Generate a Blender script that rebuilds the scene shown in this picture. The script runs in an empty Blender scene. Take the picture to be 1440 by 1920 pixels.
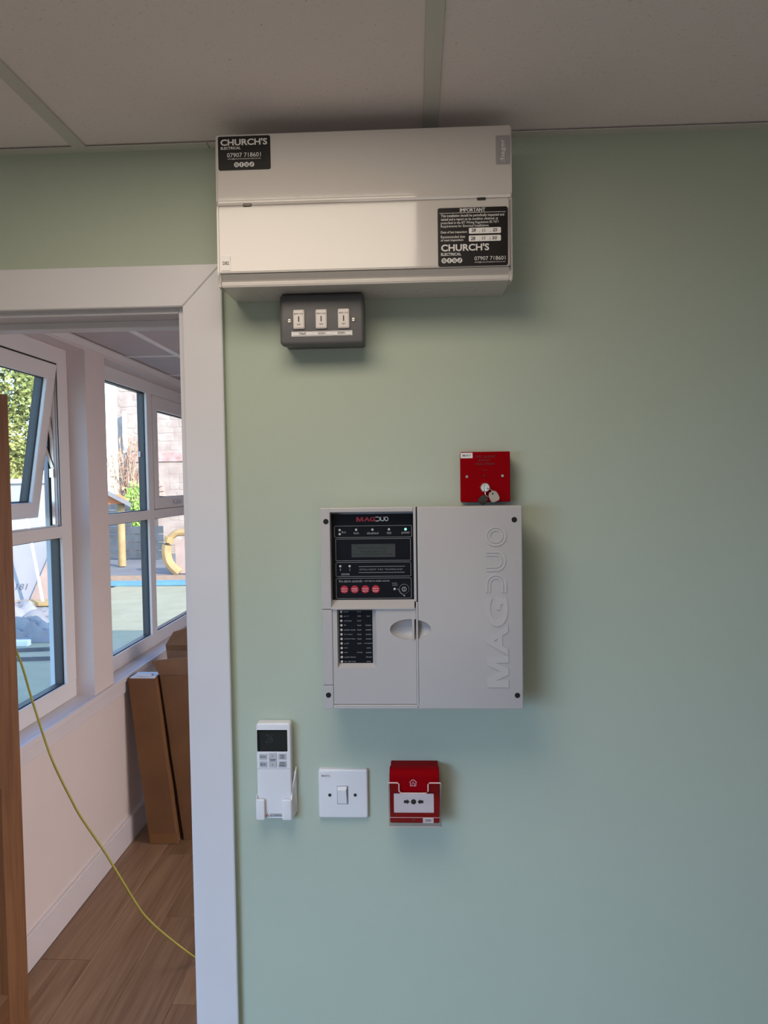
import bpy, bmesh, math, random
from mathutils import Vector, Matrix
random.seed(7)
C = bpy.context.scene.collection
S = bpy.context.scene

# ------------------------------------------------------------------ camera
cam_d = bpy.data.cameras.new('camera'); cam = bpy.data.objects.new('camera', cam_d); C.objects.link(cam)
cam_d.sensor_fit = 'VERTICAL'; cam_d.sensor_height = 36.0; cam_d.lens = 25.6696
cam_d.clip_start = 0.02; cam_d.clip_end = 300
r = Vector((0.998959, 0.0433068, -0.0143302)); u = Vector((0.0125036, 0.0421596, 0.9990327)); f = Vector((-0.0438691, 0.9981719, -0.0415742))
M = Matrix((r, u, -f)).transposed().to_4x4(); M.translation = Vector((0, -1.2496, 1.664))
cam.matrix_world = M
S.camera = cam

# ------------------------------------------------------------------ sky, sun, exposure
w = bpy.data.worlds.new('world'); S.world = w; w.use_nodes = True
nt = w.node_tree; nt.nodes.clear()
sky = nt.nodes.new('ShaderNodeTexSky'); sky.sky_type = 'NISHITA'; sky.sun_disc = False
sky.sun_elevation = math.radians(30); sky.sun_rotation = math.radians(120); sky.air_density = 1.0; sky.dust_density = 0.6; sky.ozone_density = 1.5
bg = nt.nodes.new('ShaderNodeBackground'); bg.inputs['Strength'].default_value = 0.92
out = nt.nodes.new('ShaderNodeOutputWorld')
tint = nt.nodes.new('ShaderNodeMix'); tint.data_type = 'RGBA'; tint.blend_type = 'MULTIPLY'; tint.inputs['Factor'].default_value = 1.0
tint.inputs['B'].default_value = (.74, .88, 1.0, 1)
nt.links.new(sky.outputs[0], tint.inputs['A']); nt.links.new(tint.outputs['Result'], bg.inputs[0]); nt.links.new(bg.outputs[0], out.inputs[0])

def lamp(name, kind, loc, energy, color, direction=None, **kw):
    l = bpy.data.lights.new(name, kind); l.energy = energy; l.color = color
    for k, v in kw.items(): setattr(l, k, v)
    o = bpy.data.objects.new(name, l); C.objects.link(o); o.location = loc
    if direction is not None:
        o.rotation_euler = Vector(direction).to_track_quat('-Z', 'Y').to_euler()
    return o
lamp('sun', 'SUN', (4, -6, 8), 8.0, (1.0, 0.86, 0.72), (-0.62, 0.62, -0.48), angle=0.01)
# the near room: an LED panel in the ceiling grid above and behind the camera, and daylight from the window on its left
lamp('led_panel', 'AREA', (-.272, -.690, 2.228), 7.1, (1.0, 0.87, 0.71), (0, 0, -1), shape='SQUARE', size=.56)
lamp('daylight_side_window', 'AREA', (-1.30, -1.9, 1.40), 46.0, (0.44, 0.67, 1.0), (0.62, 0.60, -0.85),
     shape='RECTANGLE', size=1.4, size_y=1.1, spread=math.radians(112))
lamp('rear_fill', 'AREA', (.4, -3.6, 1.25), 7.5, (1.0, 0.93, 0.92), (-.10, .8, .42), shape='RECTANGLE', size=1.6, size_y=1.2, spread=math.radians(140))  # added unseen fill that lifts the ceiling and the wall top
# added warm overhead fill to brighten the room beyond, unseen right of the doorway
lamp('beyond_fill', 'AREA', (1.05, 1.0, 2.250), 12.0, (1.0, 0.86, 0.78), (0, 0, -1), shape='SQUARE', size=.57)
# and an added low fill for the wall under its sill
lamp('beyond_low_fill', 'AREA', (1.5, 1.3, 1.05), 16.0, (1.0, 0.86, 0.82), (-1, -.05, -.42), shape='RECTANGLE', size=1.2, size_y=.9, spread=math.radians(120))
S.view_settings.view_transform = 'Standard'; S.view_settings.look = 'None'
S.view_settings.exposure = 0.0; S.view_settings.gamma = 1.0; S.view_settings.use_curve_mapping = False
S.cycles.use_denoising = True
S.cycles.max_bounces = 10; S.cycles.transparent_max_bounces = 24; S.cycles.diffuse_bounces = 6
S.cycles.sample_clamp_indirect = 6.0

# ------------------------------------------------------------------ materials
def lin(c): return tuple((v/12.92 if v <= .04045 else ((v+.055)/1.055)**2.4) for v in [x/255 for x in c])
def mat(name, col, rough=.5, metal=0., var=0., vscale=6., bump=0., bscale=200., spec=.5, detail=2., coat=0., stretch=None, col2=None, emit=None):
    """col/col2 are linear albedos; var mixes a darker/lighter noise into the colour; bump is fine relief."""
    m = bpy.data.materials.new(name); m.use_nodes = True
    n = m.node_tree.nodes; L = m.node_tree.links; b = n['Principled BSDF']
    b.inputs['Base Color'].default_value = (*col, 1); b.inputs['Roughness'].default_value = rough
    b.inputs['Metallic'].default_value = metal; b.inputs['Specular IOR Level'].default_value = spec
    if coat: b.inputs['Coat Weight'].default_value = coat
    tc = n.new('ShaderNodeTexCoord'); mp = n.new('ShaderNodeMapping'); L.new(tc.outputs['Object'], mp.inputs[0])
    if stretch: mp.inputs['Scale'].default_value = stretch
    if var or col2:
        no = n.new('ShaderNodeTexNoise'); no.inputs['Scale'].default_value = vscale; no.inputs['Detail'].default_value = detail + 2
        L.new(mp.outputs[0], no.inputs['Vector'])
        mx = n.new('ShaderNodeMix'); mx.data_type = 'RGBA'
        rp = n.new('ShaderNodeValToRGB'); rp.color_ramp.elements[0].position = .32; rp.color_ramp.elements[1].position = .68
        L.new(no.outputs['Fac'], rp.inputs[0]); L.new(rp.outputs['Color'], mx.inputs['Factor'])
        a = col if col2 else tuple(v*(1-var) for v in col); d = col2 if col2 else tuple(min(1, v*(1+var)) for v in col)
        mx.inputs['A'].default_value = (*a, 1); mx.inputs['B'].default_value = (*d, 1)
        L.new(mx.outputs['Result'], b.inputs['Base Color'])
    if bump:
        n2 = n.new('ShaderNodeTexNoise'); n2.inputs['Scale'].default_value = bscale; n2.inputs['Detail'].default_value = detail
        L.new(mp.outputs[0], n2.inputs['Vector'])
        bp = n.new('ShaderNodeBump'); bp.inputs['Strength'].default_value = bump; bp.inputs['Distance'].default_value = .002
        L.new(n2.outputs['Fac'], bp.inputs['Height']); L.new(bp.outputs[0], b.inputs['Normal'])
    if emit:
        b.inputs['Emission Color'].default_value = (*emit[:3], 1); b.inputs['Emission Strength'].default_value = emit[3]
    return m
def wood(name, ca, cb, axis, rough=.5, scale=9.):
    """grain: strongly stretched noise along one axis with finer streaks and per-object shift"""
    m = bpy.data.materials.new(name); m.use_nodes = True
    n = m.node_tree.nodes; L = m.node_tree.links; b = n['Principled BSDF']; b.inputs['Roughness'].default_value = rough
    tc = n.new('ShaderNodeTexCoord'); oi = n.new('ShaderNodeObjectInfo'); ad = n.new('ShaderNodeVectorMath'); ad.operation = 'ADD'
    ml = n.new('ShaderNodeVectorMath'); ml.operation = 'SCALE'; ml.inputs[0].default_value = (7.3, 3.1, 5.7)
    L.new(oi.outputs['Random'], ml.inputs['Scale']); L.new(tc.outputs['Object'], ad.inputs[0]); L.new(ml.outputs[0], ad.inputs[1])
    def noise(s, k, d):
        mp = n.new('ShaderNodeMapping'); sc = [s*k]*3; sc[axis] = s; mp.inputs['Scale'].default_value = sc
        L.new(ad.outputs[0], mp.inputs[0]); no = n.new('ShaderNodeTexNoise'); no.inputs['Scale'].default_value = 1; no.inputs['Detail'].default_value = d
        no.inputs['Distortion'].default_value = .6
        L.new(mp.outputs[0], no.inputs['Vector']); return no.outputs['Fac']
    a1, a2 = noise(scale*.16, 9, 5), noise(scale*.5, 26, 3)
    mm = n.new('ShaderNodeMath'); mm.operation = 'MULTIPLY_ADD'; mm.inputs[1].default_value = .45; L.new(a2, mm.inputs[0])
    m3 = n.new('ShaderNodeMath'); m3.operation = 'MULTIPLY'; m3.inputs[1].default_value = .55; L.new(a1, m3.inputs[0]); L.new(m3.outputs[0], mm.inputs[2])
    rp = n.new('ShaderNodeValToRGB'); rp.color_ramp.elements[0].position = .34; rp.color_ramp.elements[1].position = .64
    rp.color_ramp.elements[0].color = (*ca, 1); rp.color_ramp.elements[1].color = (*cb, 1)
    L.new(mm.outputs[0], rp.inputs[0])
    hv = n.new('ShaderNodeHueSaturation'); mr = n.new('ShaderNodeMapRange'); mr.inputs['To Min'].default_value = .86; mr.inputs['To Max'].default_value = 1.14
    L.new(oi.outputs['Random'], mr.inputs['Value']); L.new(mr.outputs[0], hv.inputs['Value']); L.new(rp.outputs[0], hv.inputs['Color'])
    L.new(hv.outputs[0], b.inputs['Base Color'])
    bp = n.new('ShaderNodeBump'); bp.inputs['Strength'].default_value = .12; bp.inputs['Distance'].default_value = .001
    L.new(mm.outputs[0], bp.inputs['Height']); L.new(bp.outputs[0], b.inputs['Normal'])
    return m
def glass_mat(name, tint=(.93, .96, .97), refl=.06, rough=0.0):
    m = bpy.data.materials.new(name); m.use_nodes = True; n = m.node_tree.nodes; L = m.node_tree.links
    n.remove(n['Principled BSDF']); o = n['Material Output']
    t = n.new('ShaderNodeBsdfTransparent'); t.inputs[0].default_value = (*tint, 1)
    g = n.new('ShaderNodeBsdfGlossy'); g.inputs['Roughness'].default_value = rough
    lw = n.new('ShaderNodeLayerWeight'); lw.inputs['Blend'].default_value = .25
    ma = n.new('ShaderNodeMath'); ma.operation = 'MULTIPLY_ADD'; ma.inputs[1].default_value = .55; ma.inputs[2].default_value = refl
    L.new(lw.outputs['Facing'], ma.inputs[0]); mx = n.new('ShaderNodeMixShader')
    pw = n.new('ShaderNodeMath'); pw.operation = 'POWER'; pw.inputs[1].default_value = 3.0
    L.new(lw.outputs['Facing'], pw.inputs[0]); L.new(pw.outputs[0], ma.inputs[0])
    L.new(ma.outputs[0], mx.inputs[0]); L.new(t.outputs[0], mx.inputs[1]); L.new(g.outputs[0], mx.inputs[2]); L.new(mx.outputs[0], o.inputs[0])
    return m

TILEB = mat('smooth_ceiling_tile', (.56, .50, .515), .85, var=.03, bump=.2, bscale=200)
GRIDW = mat('white_grid_bar', (.84, .82, .83), .4, var=.01)
GREEN = mat('sage_wall_paint', (.46, .52, .43), .75, var=.02, vscale=2.5, bump=.15, bscale=350)
ROOMB = mat('pale_wall_paint', (.70, .635, .625), .7, var=.02, vscale=3, bump=.1, bscale=300)
WHITE = mat('white_gloss_trim', (.70, .68, .715), .35, var=.015, vscale=8)
UPVC = mat('white_upvc', (.76, .75, .76), .3, var=.01)
ANTH = mat('anthracite_upvc', (.036, .037, .043), .4, var=.05)
SEAL = mat('black_gasket', (.012, .012, .014), .6, var=.1)
def tile_mat():
    m = mat('ceiling_tile', (.66, .60, .56), .9, bump=.5, bscale=260, detail=4)
    n = m.node_tree.nodes; L = m.node_tree.links; b = n['Principled BSDF']
    tc = n.new('ShaderNodeTexCoord'); no = n.new('ShaderNodeTexNoise'); no.inputs['Scale'].default_value = 240; no.inputs['Detail'].default_value = 3
    rp = n.new('ShaderNodeValToRGB'); rp.color_ramp.elements[0].position = .26; rp.color_ramp.elements[0].color = (.60, .53, .515, 1)
    rp.color_ramp.elements[1].position = .36; rp.color_ramp.elements[1].color = (.86, .77, .755, 1)
    L.new(tc.outputs['Object'], no.inputs['Vector']); L.new(no.outputs['Fac'], rp.inputs[0]); L.new(rp.outputs[0], b.inputs['Base Color'])
    return m
TILE = tile_mat()
TBAR = mat('ceiling_grid_bar', (.62, .60, .55), .5, var=.02)
OAKV = wood('oak_door_vertical', (.11, .046, .018), (.22, .108, .049), 2, .5)
OAKH = wood('oak_door_horizontal', (.11, .046, .018), (.22, .108, .049), 1, .5)
FLOORM = wood('vinyl_plank', (.17, .095, .05), (.33, .21, .125), 1, .42, 6)
SUBF = mat('floor_underlay', (.34, .22, .145), .6, var=.15)
CARD = mat('cardboard', (.19, .090, .036), .8, var=.12, vscale=5, bump=.2, bscale=120)
CARD2 = mat('cardboard_inner', (.22, .115, .06), .8, var=.1, vscale=7, bump=.2, bscale=120)
TAPE = mat('brown_tape', (.24, .12, .05), .25, var=.05)
FOAM = mat('white_foam', (.78, .80, .84), .6, var=.04, bump=.2)
CABLE = mat('yellow_green_sheath', (.36, .32, .06), .45, var=.08, vscale=14)
METALW = mat('cream_powder_coat', (.60, .565, .545), .08, var=.01, spec=.46, bump=.02, bscale=90)
BLACKL = mat('black_label_vinyl', (.011, .009, .010), .4, var=.1, spec=.25)
PRINT = mat('white_print', (.70, .68, .68), .5, var=.02)
PRINTD = mat('dim_grey_print', (.34, .34, .36), .5, var=.03)
INK = mat('black_ink', (.012, .012, .014), .5, var=.1)
PAPER = mat('white_label', (.80, .77, .77), .5, var=.02)
GREYL = mat('grey_label', (.33, .31, .33), .5, var=.02)
GREYBOX = mat('grey_metal_clad', (.108, .104, .110), .45, var=.03, vscale=60, bump=.06, bscale=900)
ROCK = mat('off_white_rocker', (.72, .66, .64), .35, var=.015)
CHROME = mat('steel', (.72, .70, .68), .25, 1.0, var=.05)
DARKMET = mat('dark_steel', (.06, .055, .05), .35, .8, var=.1)
PANEL = mat('light_grey_abs', (.47, .445, .445), .33, var=.012, vscale=9, bump=.04, bscale=900)
FASCIA = mat('black_fascia_film', (.006, .0065, .010), .45, var=.1, spec=.12)
LCD = mat('lcd_glass', (.026, .034, .030), .4, var=.06, vscale=40)
LEDO = mat('led_lens_off', (.62, .62, .62), .3, var=.05)
LEDG = mat('led_lens_green_lit', (.2, .7, .5), .3, emit=(.25, 1.0, .65, 1.3))
REDK = mat('red_button_rubber', (.42, .010, .035), .4, var=.06, vscale=80)
REDT = mat('red_logo_print', (.45, .012, .03), .45, var=.03)
PINKP = mat('button_legend_print', (.80, .42, .42), .5, var=.03)
RED = mat('red_plastic', (.26, .0006, .004), .45, var=.03, spec=.03)
REDDK = mat('engraved_dark_red', (.11, .002, .005), .5, var=.05)
HOLE = mat('screw_recess_black', (.003, .003, .003), .8, var=.1)
BRIGHTW = mat('white_plastic', (.80, .79, .82), .3, var=.01)
KEYGREY = mat('grey_rubber_button', (.50, .50, .54), .5, var=.03)
REMLCD = mat('remote_lcd', (.022, .025, .024), .2, var=.06)
CLEAR = glass_mat('clear_cover_plastic', (.96, .93, .93), .05, .06)
GLASS = glass_mat('window_glass', (.94, .97, .98), .025)

# ------------------------------------------------------------------ mesh helpers
def obj(name, bm, m, parent=None, smooth=False, **props):
    me = bpy.data.meshes.new(name)
    bmesh.ops.recalc_face_normals(bm, faces=bm.faces)
    bm.to_mesh(me); bm.free()
    ms = m if isinstance(m, (list, tuple)) else [m]
    for x in ms: me.materials.append(x)
    if smooth:
        for p in me.polygons: p.use_smooth = True
        try: me.set_sharp_from_angle(angle=math.radians(40))
        except Exception: pass
    o = bpy.data.objects.new(name, me); C.objects.link(o)
    if parent: o.parent = parent
    for k, v in props.items(): o[k] = v
    return o
def thing(name, label, cat, group=None, loc=(0, 0, 0)):
    o = bpy.data.objects.new(name, None); C.objects.link(o); o.location = loc
    o['label'] = label; o['category'] = cat
    if group: o['group'] = group
    o.empty_display_size = .05
    return o
def tag(o, label, cat, group=None):
    o['label'] = label; o['category'] = cat
    if group: o['group'] = group
    return o
def structure(o): o['kind'] = 'structure'; return o
def empty_structure(name):
    o = bpy.data.objects.new(name, None); C.objects.link(o); o['kind'] = 'structure'; o.empty_display_size = .05; return o
def box(bm, x0, x1, y0, y1, z0, z1, bev=0., seg=2, mi=0):
    vs = [bm.verts.new((x, y, z)) for x in (x0, x1) for y in (y0, y1) for z in (z0, z1)]
    fs = [bm.faces.new([vs[i] for i in q]) for q in ((0, 1, 3, 2), (4, 6, 7, 5), (0, 4, 5, 1), (2, 3, 7, 6), (0, 2, 6, 4), (1, 5, 7, 3))]
    for q in fs: q.material_index = mi
    if bev > 0:
        es = list({e for q in fs for e in q.edges})
        bmesh.ops.bevel(bm, geom=es, offset=bev, segments=seg, affect='EDGES', profile=.5)
    return fs
def B(*a, **k):
    bm = bmesh.new(); box(bm, *a, **k); return bm
def rr(x0, x1, z0, z1, rad, n=5):
    """rounded rectangle outline in x,z"""
    rad = min(rad, (x1-x0)/2-1e-6, (z1-z0)/2-1e-6); P = []
    if rad <= 0: return [(x0, z0), (x1, z0), (x1, z1), (x0, z1)]
    for cx, cz, a0 in ((x1-rad, z0+rad, -90), (x1-rad, z1-rad, 0), (x0+rad, z1-rad, 90), (x0+rad, z0+rad, 180)):
        for i in range(n+1):
            a = math.radians(a0+90*i/n); P.append((cx+rad*math.cos(a), cz+rad*math.sin(a)))
    return P
def loft(bm, rings, cap0=True, cap1=True, mi=0):
    """rings: list of equal-length lists of 3-D points"""
    V = [[bm.verts.new(p) for p in R] for R in rings]; n = len(V[0])
    for a, b in zip(V, V[1:]):
        for i in range(n):
            q = bm.faces.new((a[i], a[(i+1) % n], b[(i+1) % n], b[i])); q.material_index = mi
    if cap0: bm.faces.new(V[0]).material_index = mi
    if cap1: bm.faces.new(list(reversed(V[-1]))).material_index = mi
    return V
def plate(bm, x0, x1, z0, z1, yb, yf, rad=0., cham=0., steps=3, mi=0):
    """rounded plate on the wall: back at y=yb, front at y=yf (yf<yb), rounded front edge"""
    R = [[(x, yb, z) for x, z in rr(x0, x1, z0, z1, rad)]]
    if cham > 0:
        for i in range(steps+1):
            a = math.pi/2*i/steps; d = cham*(1-math.cos(a)); y = yf+cham*(1-math.sin(a))
            R.append([(x, y, z) for x, z in rr(x0+d, x1-d, z0+d, z1-d, max(rad-d, .0002) if rad > 0 else 0)])
    else:
        R.append([(x, yf, z) for x, z in rr(x0, x1, z0, z1, rad)])
    loft(bm, R, mi=mi)
def PL(*a, **k):
    bm = bmesh.new(); plate(bm, *a, **k); return bm
def disc(bm, x, z, rad, yb, yf, n=20, cham=0., mi=0):
    R = [[(x+rad*math.cos(2*math.pi*i/n), yb, z+rad*math.sin(2*math.pi*i/n)) for i in range(n)]]
    R.append([(x+rad*math.cos(2*math.pi*i/n), yf+cham, z+rad*math.sin(2*math.pi*i/n)) for i in range(n)])
    if cham > 0: R.append([(x+(rad-cham)*math.cos(2*math.pi*i/n), yf, z+(rad-cham)*math.sin(2*math.pi*i/n)) for i in range(n)])
    loft(bm, R, mi=mi)
def DI(*a, **k):
    bm = bmesh.new(); disc(bm, *a, **k); return bm
def ringplate(bm, outer, inner, yb, yf, ydeep=None, inner2=None, rad=0.):
    """rectangular ring; outer/inner = (x0,x1,z0,z1); front at yf; optional sloping reveal from inner(yf) to inner2(ydeep)"""
    def pts(q, y): return [(q[0], y, q[2]), (q[1], y, q[2]), (q[1], y, q[3]), (q[0], y, q[3])]
    rings = [pts(outer, yb), pts(outer, yf), pts(inner, yf)]
    rings.append(pts(inner2 or inner, ydeep if ydeep is not None else yb))
    if ydeep is not None and abs(ydeep-yb) > 1e-5: rings.append(pts(inner2 or inner, yb))
    V = [[bm.verts.new(p) for p in R] for R in rings]
    V.append(V[0])
    for a, b in zip(V, V[1:]):
        for i in range(4): bm.faces.new((a[i], a[(i+1) % 4], b[(i+1) % 4], b[i]))
def stroke(bm, pts, wdt, yb, yf, closed=False, mi=0):
    """flat raised line of width wdt along x,z points"""
    n = len(pts); L_, R_ = [], []
    for i, (x, z) in enumerate(pts):
        if closed: a, b = pts[i-1], pts[(i+1) % n]
        else: a, b = pts[max(i-1, 0)], pts[min(i+1, n-1)]
        dx, dz = b[0]-a[0], b[1]-a[1]; l = math.hypot(dx, dz) or 1; nx, nz = -dz/l*wdt/2, dx/l*wdt/2
        L_.append((x+nx, z+nz)); R_.append((x-nx, z-nz))
    vl = [[bm.verts.new((p[0], y, p[1])) for p in L_] for y in (yf, yb)]; vr = [[bm.verts.new((p[0], y, p[1])) for p in R_] for y in (yf, yb)]
    m_ = n if closed else n-1
    for i in range(m_):
        j = (i+1) % n
        for q in ((vl[0][i], vl[0][j], vr[0][j], vr[0][i]), (vl[1][i], vl[0][i], vl[0][j], vl[1][j]) if False else (vl[0][i], vl[1][i], vl[1][j], vl[0][j]), (vr[0][i], vr[0][j], vr[1][j], vr[1][i])):
            bm.faces.new(q).material_index = mi
    if not closed:
        for k in (0, n-1): bm.faces.new((vl[0][k], vr[0][k], vr[1][k], vl[1][k])).material_index = mi
def tube(bm, pts, rad, n=8):
    rings = []; up0 = Vector((0, 0, 1))
    P = [Vector(p) for p in pts]
    for i, p in enumerate(P):
        t = (P[min(i+1, len(P)-1)]-P[max(i-1, 0)]).normalized()
        s = t.cross(up0 if abs(t.z) < .95 else Vector((1, 0, 0))).normalized(); v = s.cross(t)
        rings.append([tuple(p+(s*math.cos(2*math.pi*k/n)+v*math.sin(2*math.pi*k/n))*rad) for k in range(n)])
    loft(bm, rings)
def bar(bm, a, b, wx, wy):
    """rectangular bar from a to b"""
    a, b = Vector(a), Vector(b); t = (b-a).normalized(); s = t.cross(Vector((0, 1, 0))).normalized() if abs(t.y) < .95 else Vector((1, 0, 0)); v = s.cross(t)
    loft(bm, [[tuple(p+s*i*wx/2+v*j*wy/2) for i, j in ((-1, -1), (1, -1), (1, 1), (-1, 1))] for p in (a, b)])
def spline(pts, n=8):
    P = [Vector(p) for p in pts]; out = []
    for i in range(len(P)-1):
        p0, p1, p2, p3 = P[max(i-1, 0)], P[i], P[i+1], P[min(i+2, len(P)-1)]
        for k in range(n):
            t = k/n; out.append(.5*((2*p1)+(p2-p0)*t+(2*p0-5*p1+4*p2-p3)*t*t+(3*p1-p0-3*p2+p3)*t**3))
    out.append(P[-1]); return out
def text_into(bm, s, x0, x1, z0, z1, y, bold=0., rot=False, thick=.0003, mi=0, shear=0.):
    if bold and ('M' in s or 'W' in s or 'm' in s) and not rot:      # embolden by overprinting: offset outlines break on these letters
        d = (z1-z0)*min(bold, .05)*2.2; n_ = 3 if bold > .015 else 2
        for k in range(n_): text_into(bm, s, x0+d*k/n_, x1-d+d*k/n_, z0, z1, y-.00002*k, 0., rot, thick, mi, shear)
        return
    """string fitted to the box x0..x1, z0..z1 on the plane y (front face); rot = reading upwards"""
    cu = bpy.data.curves.new('t', 'FONT'); cu.body = s; cu.resolution_u = 3; cu.offset = bold; cu.shear = shear; cu.size = 1
    o = bpy.data.objects.new('t', cu); C.objects.link(o)
    dg = bpy.context.evaluated_depsgraph_get(); me = bpy.data.meshes.new_from_object(o.evaluated_get(dg))
    vs = [v.co.copy() for v in me.vertices]
    if not vs: return
    a0, a1 = min(v.x for v in vs), max(v.x for v in vs); b0, b1 = min(v.y for v in vs), max(v.y for v in vs)
    nv = []
    for v in vs:
        p, q = (v.x-a0)/(a1-a0), (v.y-b0)/((b1-b0) or 1)
        if rot: X, Z = x1-q*(x1-x0), z0+p*(z1-z0)
        else: X, Z = x0+p*(x1-x0), z0+q*(z1-z0)
        nv.append(bm.verts.new((X, y, Z)))
    fs = []
    for p in me.polygons:
        try: fs.append(bm.faces.new([nv[i] for i in p.vertices]))
        except ValueError: pass
    for q in fs: q.material_index = mi
    if thick:
        r_ = bmesh.ops.extrude_face_region(bm, geom=fs)
        for g in r_['geom']:
            if isinstance(g, bmesh.types.BMVert): g.co.y -= thick
    bpy.data.objects.remove(o); bpy.data.curves.remove(cu); bpy.data.meshes.remove(me)
def glyph_m(bm, x0, x1, z0, z1, y, rot=False, thick=.0003):
    P = [(0, 0), (.22, 0), (.22, .60), (.40, 0), (.60, 0), (.78, .60), (.78, 0), (1, 0), (1, 1), (.70, 1), (.5, .36), (.30, 1), (0, 1)]
    Q = [((x1-q*(x1-x0), z0+p*(z1-z0)) if rot else (x0+p*(x1-x0), z0+q*(z1-z0))) for p, q in P]
    loft(bm, [[(x, y, z) for x, z in Q], [(x, y-thick, z) for x, z in Q]])
def T(lines, y, **k):
    bm = bmesh.new()
    for ln in lines:
        s, x0, x1, z0, z1 = ln[:5]; kk = dict(k); 
        if len(ln) > 5: kk.update(ln[5])
        text_into(bm, s, x0, x1, z0, z1, y, **kk)
    return bm
def cut(o, cutters):
    """boolean difference, applied"""
    for c in cutters:
        md = o.modifiers.new('b', 'BOOLEAN'); md.operation = 'DIFFERENCE'; md.object = c; md.solver = 'EXACT'
    dg = bpy.context.evaluated_depsgraph_get(); me = bpy.data.meshes.new_from_object(o.evaluated_get(dg))
    o.modifiers.clear(); old = o.data; o.data = me; bpy.data.meshes.remove(old)
    for c in cutters: bpy.data.objects.remove(c)

# ------------------------------------------------------------------ structure: this room
CZ = 2.2333            # underside of the ceiling grid in this room
DX0, DX1, DH = -1.205, -0.403, 1.957   # door lining opening
bm = bmesh.new()
box(bm, DX1+.02, 2.6, 0, .125, 0, 2.45); box(bm, DX0-.02, DX1+.02, 0, .125, DH+.02, 2.45); box(bm, -1.36, DX0-.02, 0, .125, 0, 2.45)
for q in bm.faces:
    if q.calc_center_median().y > .12: q.material_index = 1
wb = structure(obj('wall_back', bm, [GREEN, ROOMB]))
structure(obj('wall_side', B(-1.53, -1.36, -3.7, .125, -.1, 2.45), GREEN))
structure(obj('wall_right', B(2.6, 2.75, -3.7, .125, -.1, 2.45), GREEN))
structure(obj('wall_rear', B(-1.53, 2.75, -3.85, -3.7, -.1, 2.45), GREEN))
# floor: slab with real planks in view beyond the doorway
fl = structure(obj('floor', B(-1.36, 2.6, -3.7, 3.8, -.12, -.004), SUBF))
i = 0
x = -1.343
meshes = {}
while x < .3:
    y = .0 - (i*.47 % 1.2)
    while y < 3.78:
        a, b = max(y, -.3), min(y+1.2, 3.78)
        if b-a > .02:
            o = obj('plank', B(x+.0007, x+.1793, a+.0007, b-.0007, -.004, 0, bev=.0006, seg=1), FLOORM, fl)
        y += 1.2
    x += .18; i += 1
# suspended ceiling
ce = structure(obj('ceiling', B(-1.36, 2.6, -3.7, 0, 2.40, 2.45), TILE))
XB = [-1.1375, -.5475, .0430, .633, 1.223, 1.813]     # right-hand edges of the bars
YB = [-.42, -1.01, -1.60, -2.19, -2.78, -3.37]
for xb in XB:
    obj('grid_bar', B(xb-.024, xb, -3.7, -.0, CZ, CZ+.034, bev=.0008, seg=1), TBAR, ce)
for yb in YB:
    edges = [-1.36]+XB+[2.6]
    for a, b in zip(edges, edges[1:]):
        obj('cross_bar', B(a, b-.024 if b < 2.6 else b, yb-.024, yb, CZ+.0005, CZ+.034), TBAR, ce)
ye = [-.0]+YB+[-3.7]; xe = [-1.36]+XB+[2.6]
for a, b in zip(xe, xe[1:]):
    for c, d in zip(ye, ye[1:]):
        x0 = a+.0 if a == -1.36 else a-.006; x1 = b-.018 if b < 2.6 else b
        y1 = c-.003 if c == 0 else c-.018; y0 = d+.0 if d > -3.7 else d
        # lay-in tile, its face a little above the bar flange
        obj('ceiling_tile', B(x0, x1, y0-.006, y1, CZ+.0035+random.uniform(0, .001), CZ+.02, bev=.0015, seg=1), TILE, ce)
tr = empty_structure('trim_3')
for a, b in ((-1.36, -.342), (-.3405, 2.6)):
    bm = bmesh.new(); box(bm, a, b, -.020, 0, CZ-.0006, CZ+.001); box(bm, a, b, -.002, 0, CZ, CZ+.02)
    obj('wall_angle', bm, TBAR, tr)
# architrave with mitred corner (legs and head), painted edge
CX1, CX0, CZ1, CZ0 = -.3905, -.3235, 1.9655, 2.0345   # inner x, outer x, inner z, outer z
tr = empty_structure('trim_1')
def mitre(name, pts):
    bm = bmesh.new(); loft(bm, [[(x, .0, z) for x, z in pts], [(x, -.0165, z) for x, z in pts]])
    es = [e for e in bm.edges if all(v.co.y < -.01 for v in e.verts)]
    bmesh.ops.bevel(bm, geom=es, offset=.0012, segments=2, affect='EDGES')
    for q in bm.faces:
        if q.normal.x > .7 or (q.calc_center_median().x > CX0-.0006): q.material_index = 1
    return obj(name, bm, [WHITE, GREEN], tr)
g = .0005
mitre('architrave_leg', [(CX1, 0), (CX0, 0), (CX0, CZ0-g), (CX1, CZ1-g)])
mitre('architrave_head', [(CX1-g, CZ1), (CX0-g, CZ0), (-1.285, CZ0), (-1.218, CZ1)])
mitre('architrave_leg', [(-1.218-g, CZ1), (-1.285-g, CZ0), (-1.285-g, 0), (-1.218-g, 0)])
# door lining and stop
tr = empty_structure('trim_2')
obj('lining_jamb', B(DX1, DX1+.02, 0.0002, .125, 0, DH+.02, bev=.0015), WHITE, tr)
obj('lining_jamb', B(DX0-.02, DX0, 0.0002, .125, 0, DH+.02, bev=.0015), WHITE, tr)
obj('lining_head', B(DX0, DX1, 0.0002, .125, DH, DH+.02, bev=.0012), WHITE, tr)
obj('door_stop', B(DX1-.012, DX1, .045, .080, 0, DH-.0115, bev=.0012), WHITE, tr)
obj('door_stop', B(DX0, DX1, .045, .080, DH-.0115, DH, bev=.0012), WHITE, tr)
obj('latch_keep', B(DX1-.0012, DX1, .082, .105, .93, 1.02), CHROME, tr)

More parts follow.
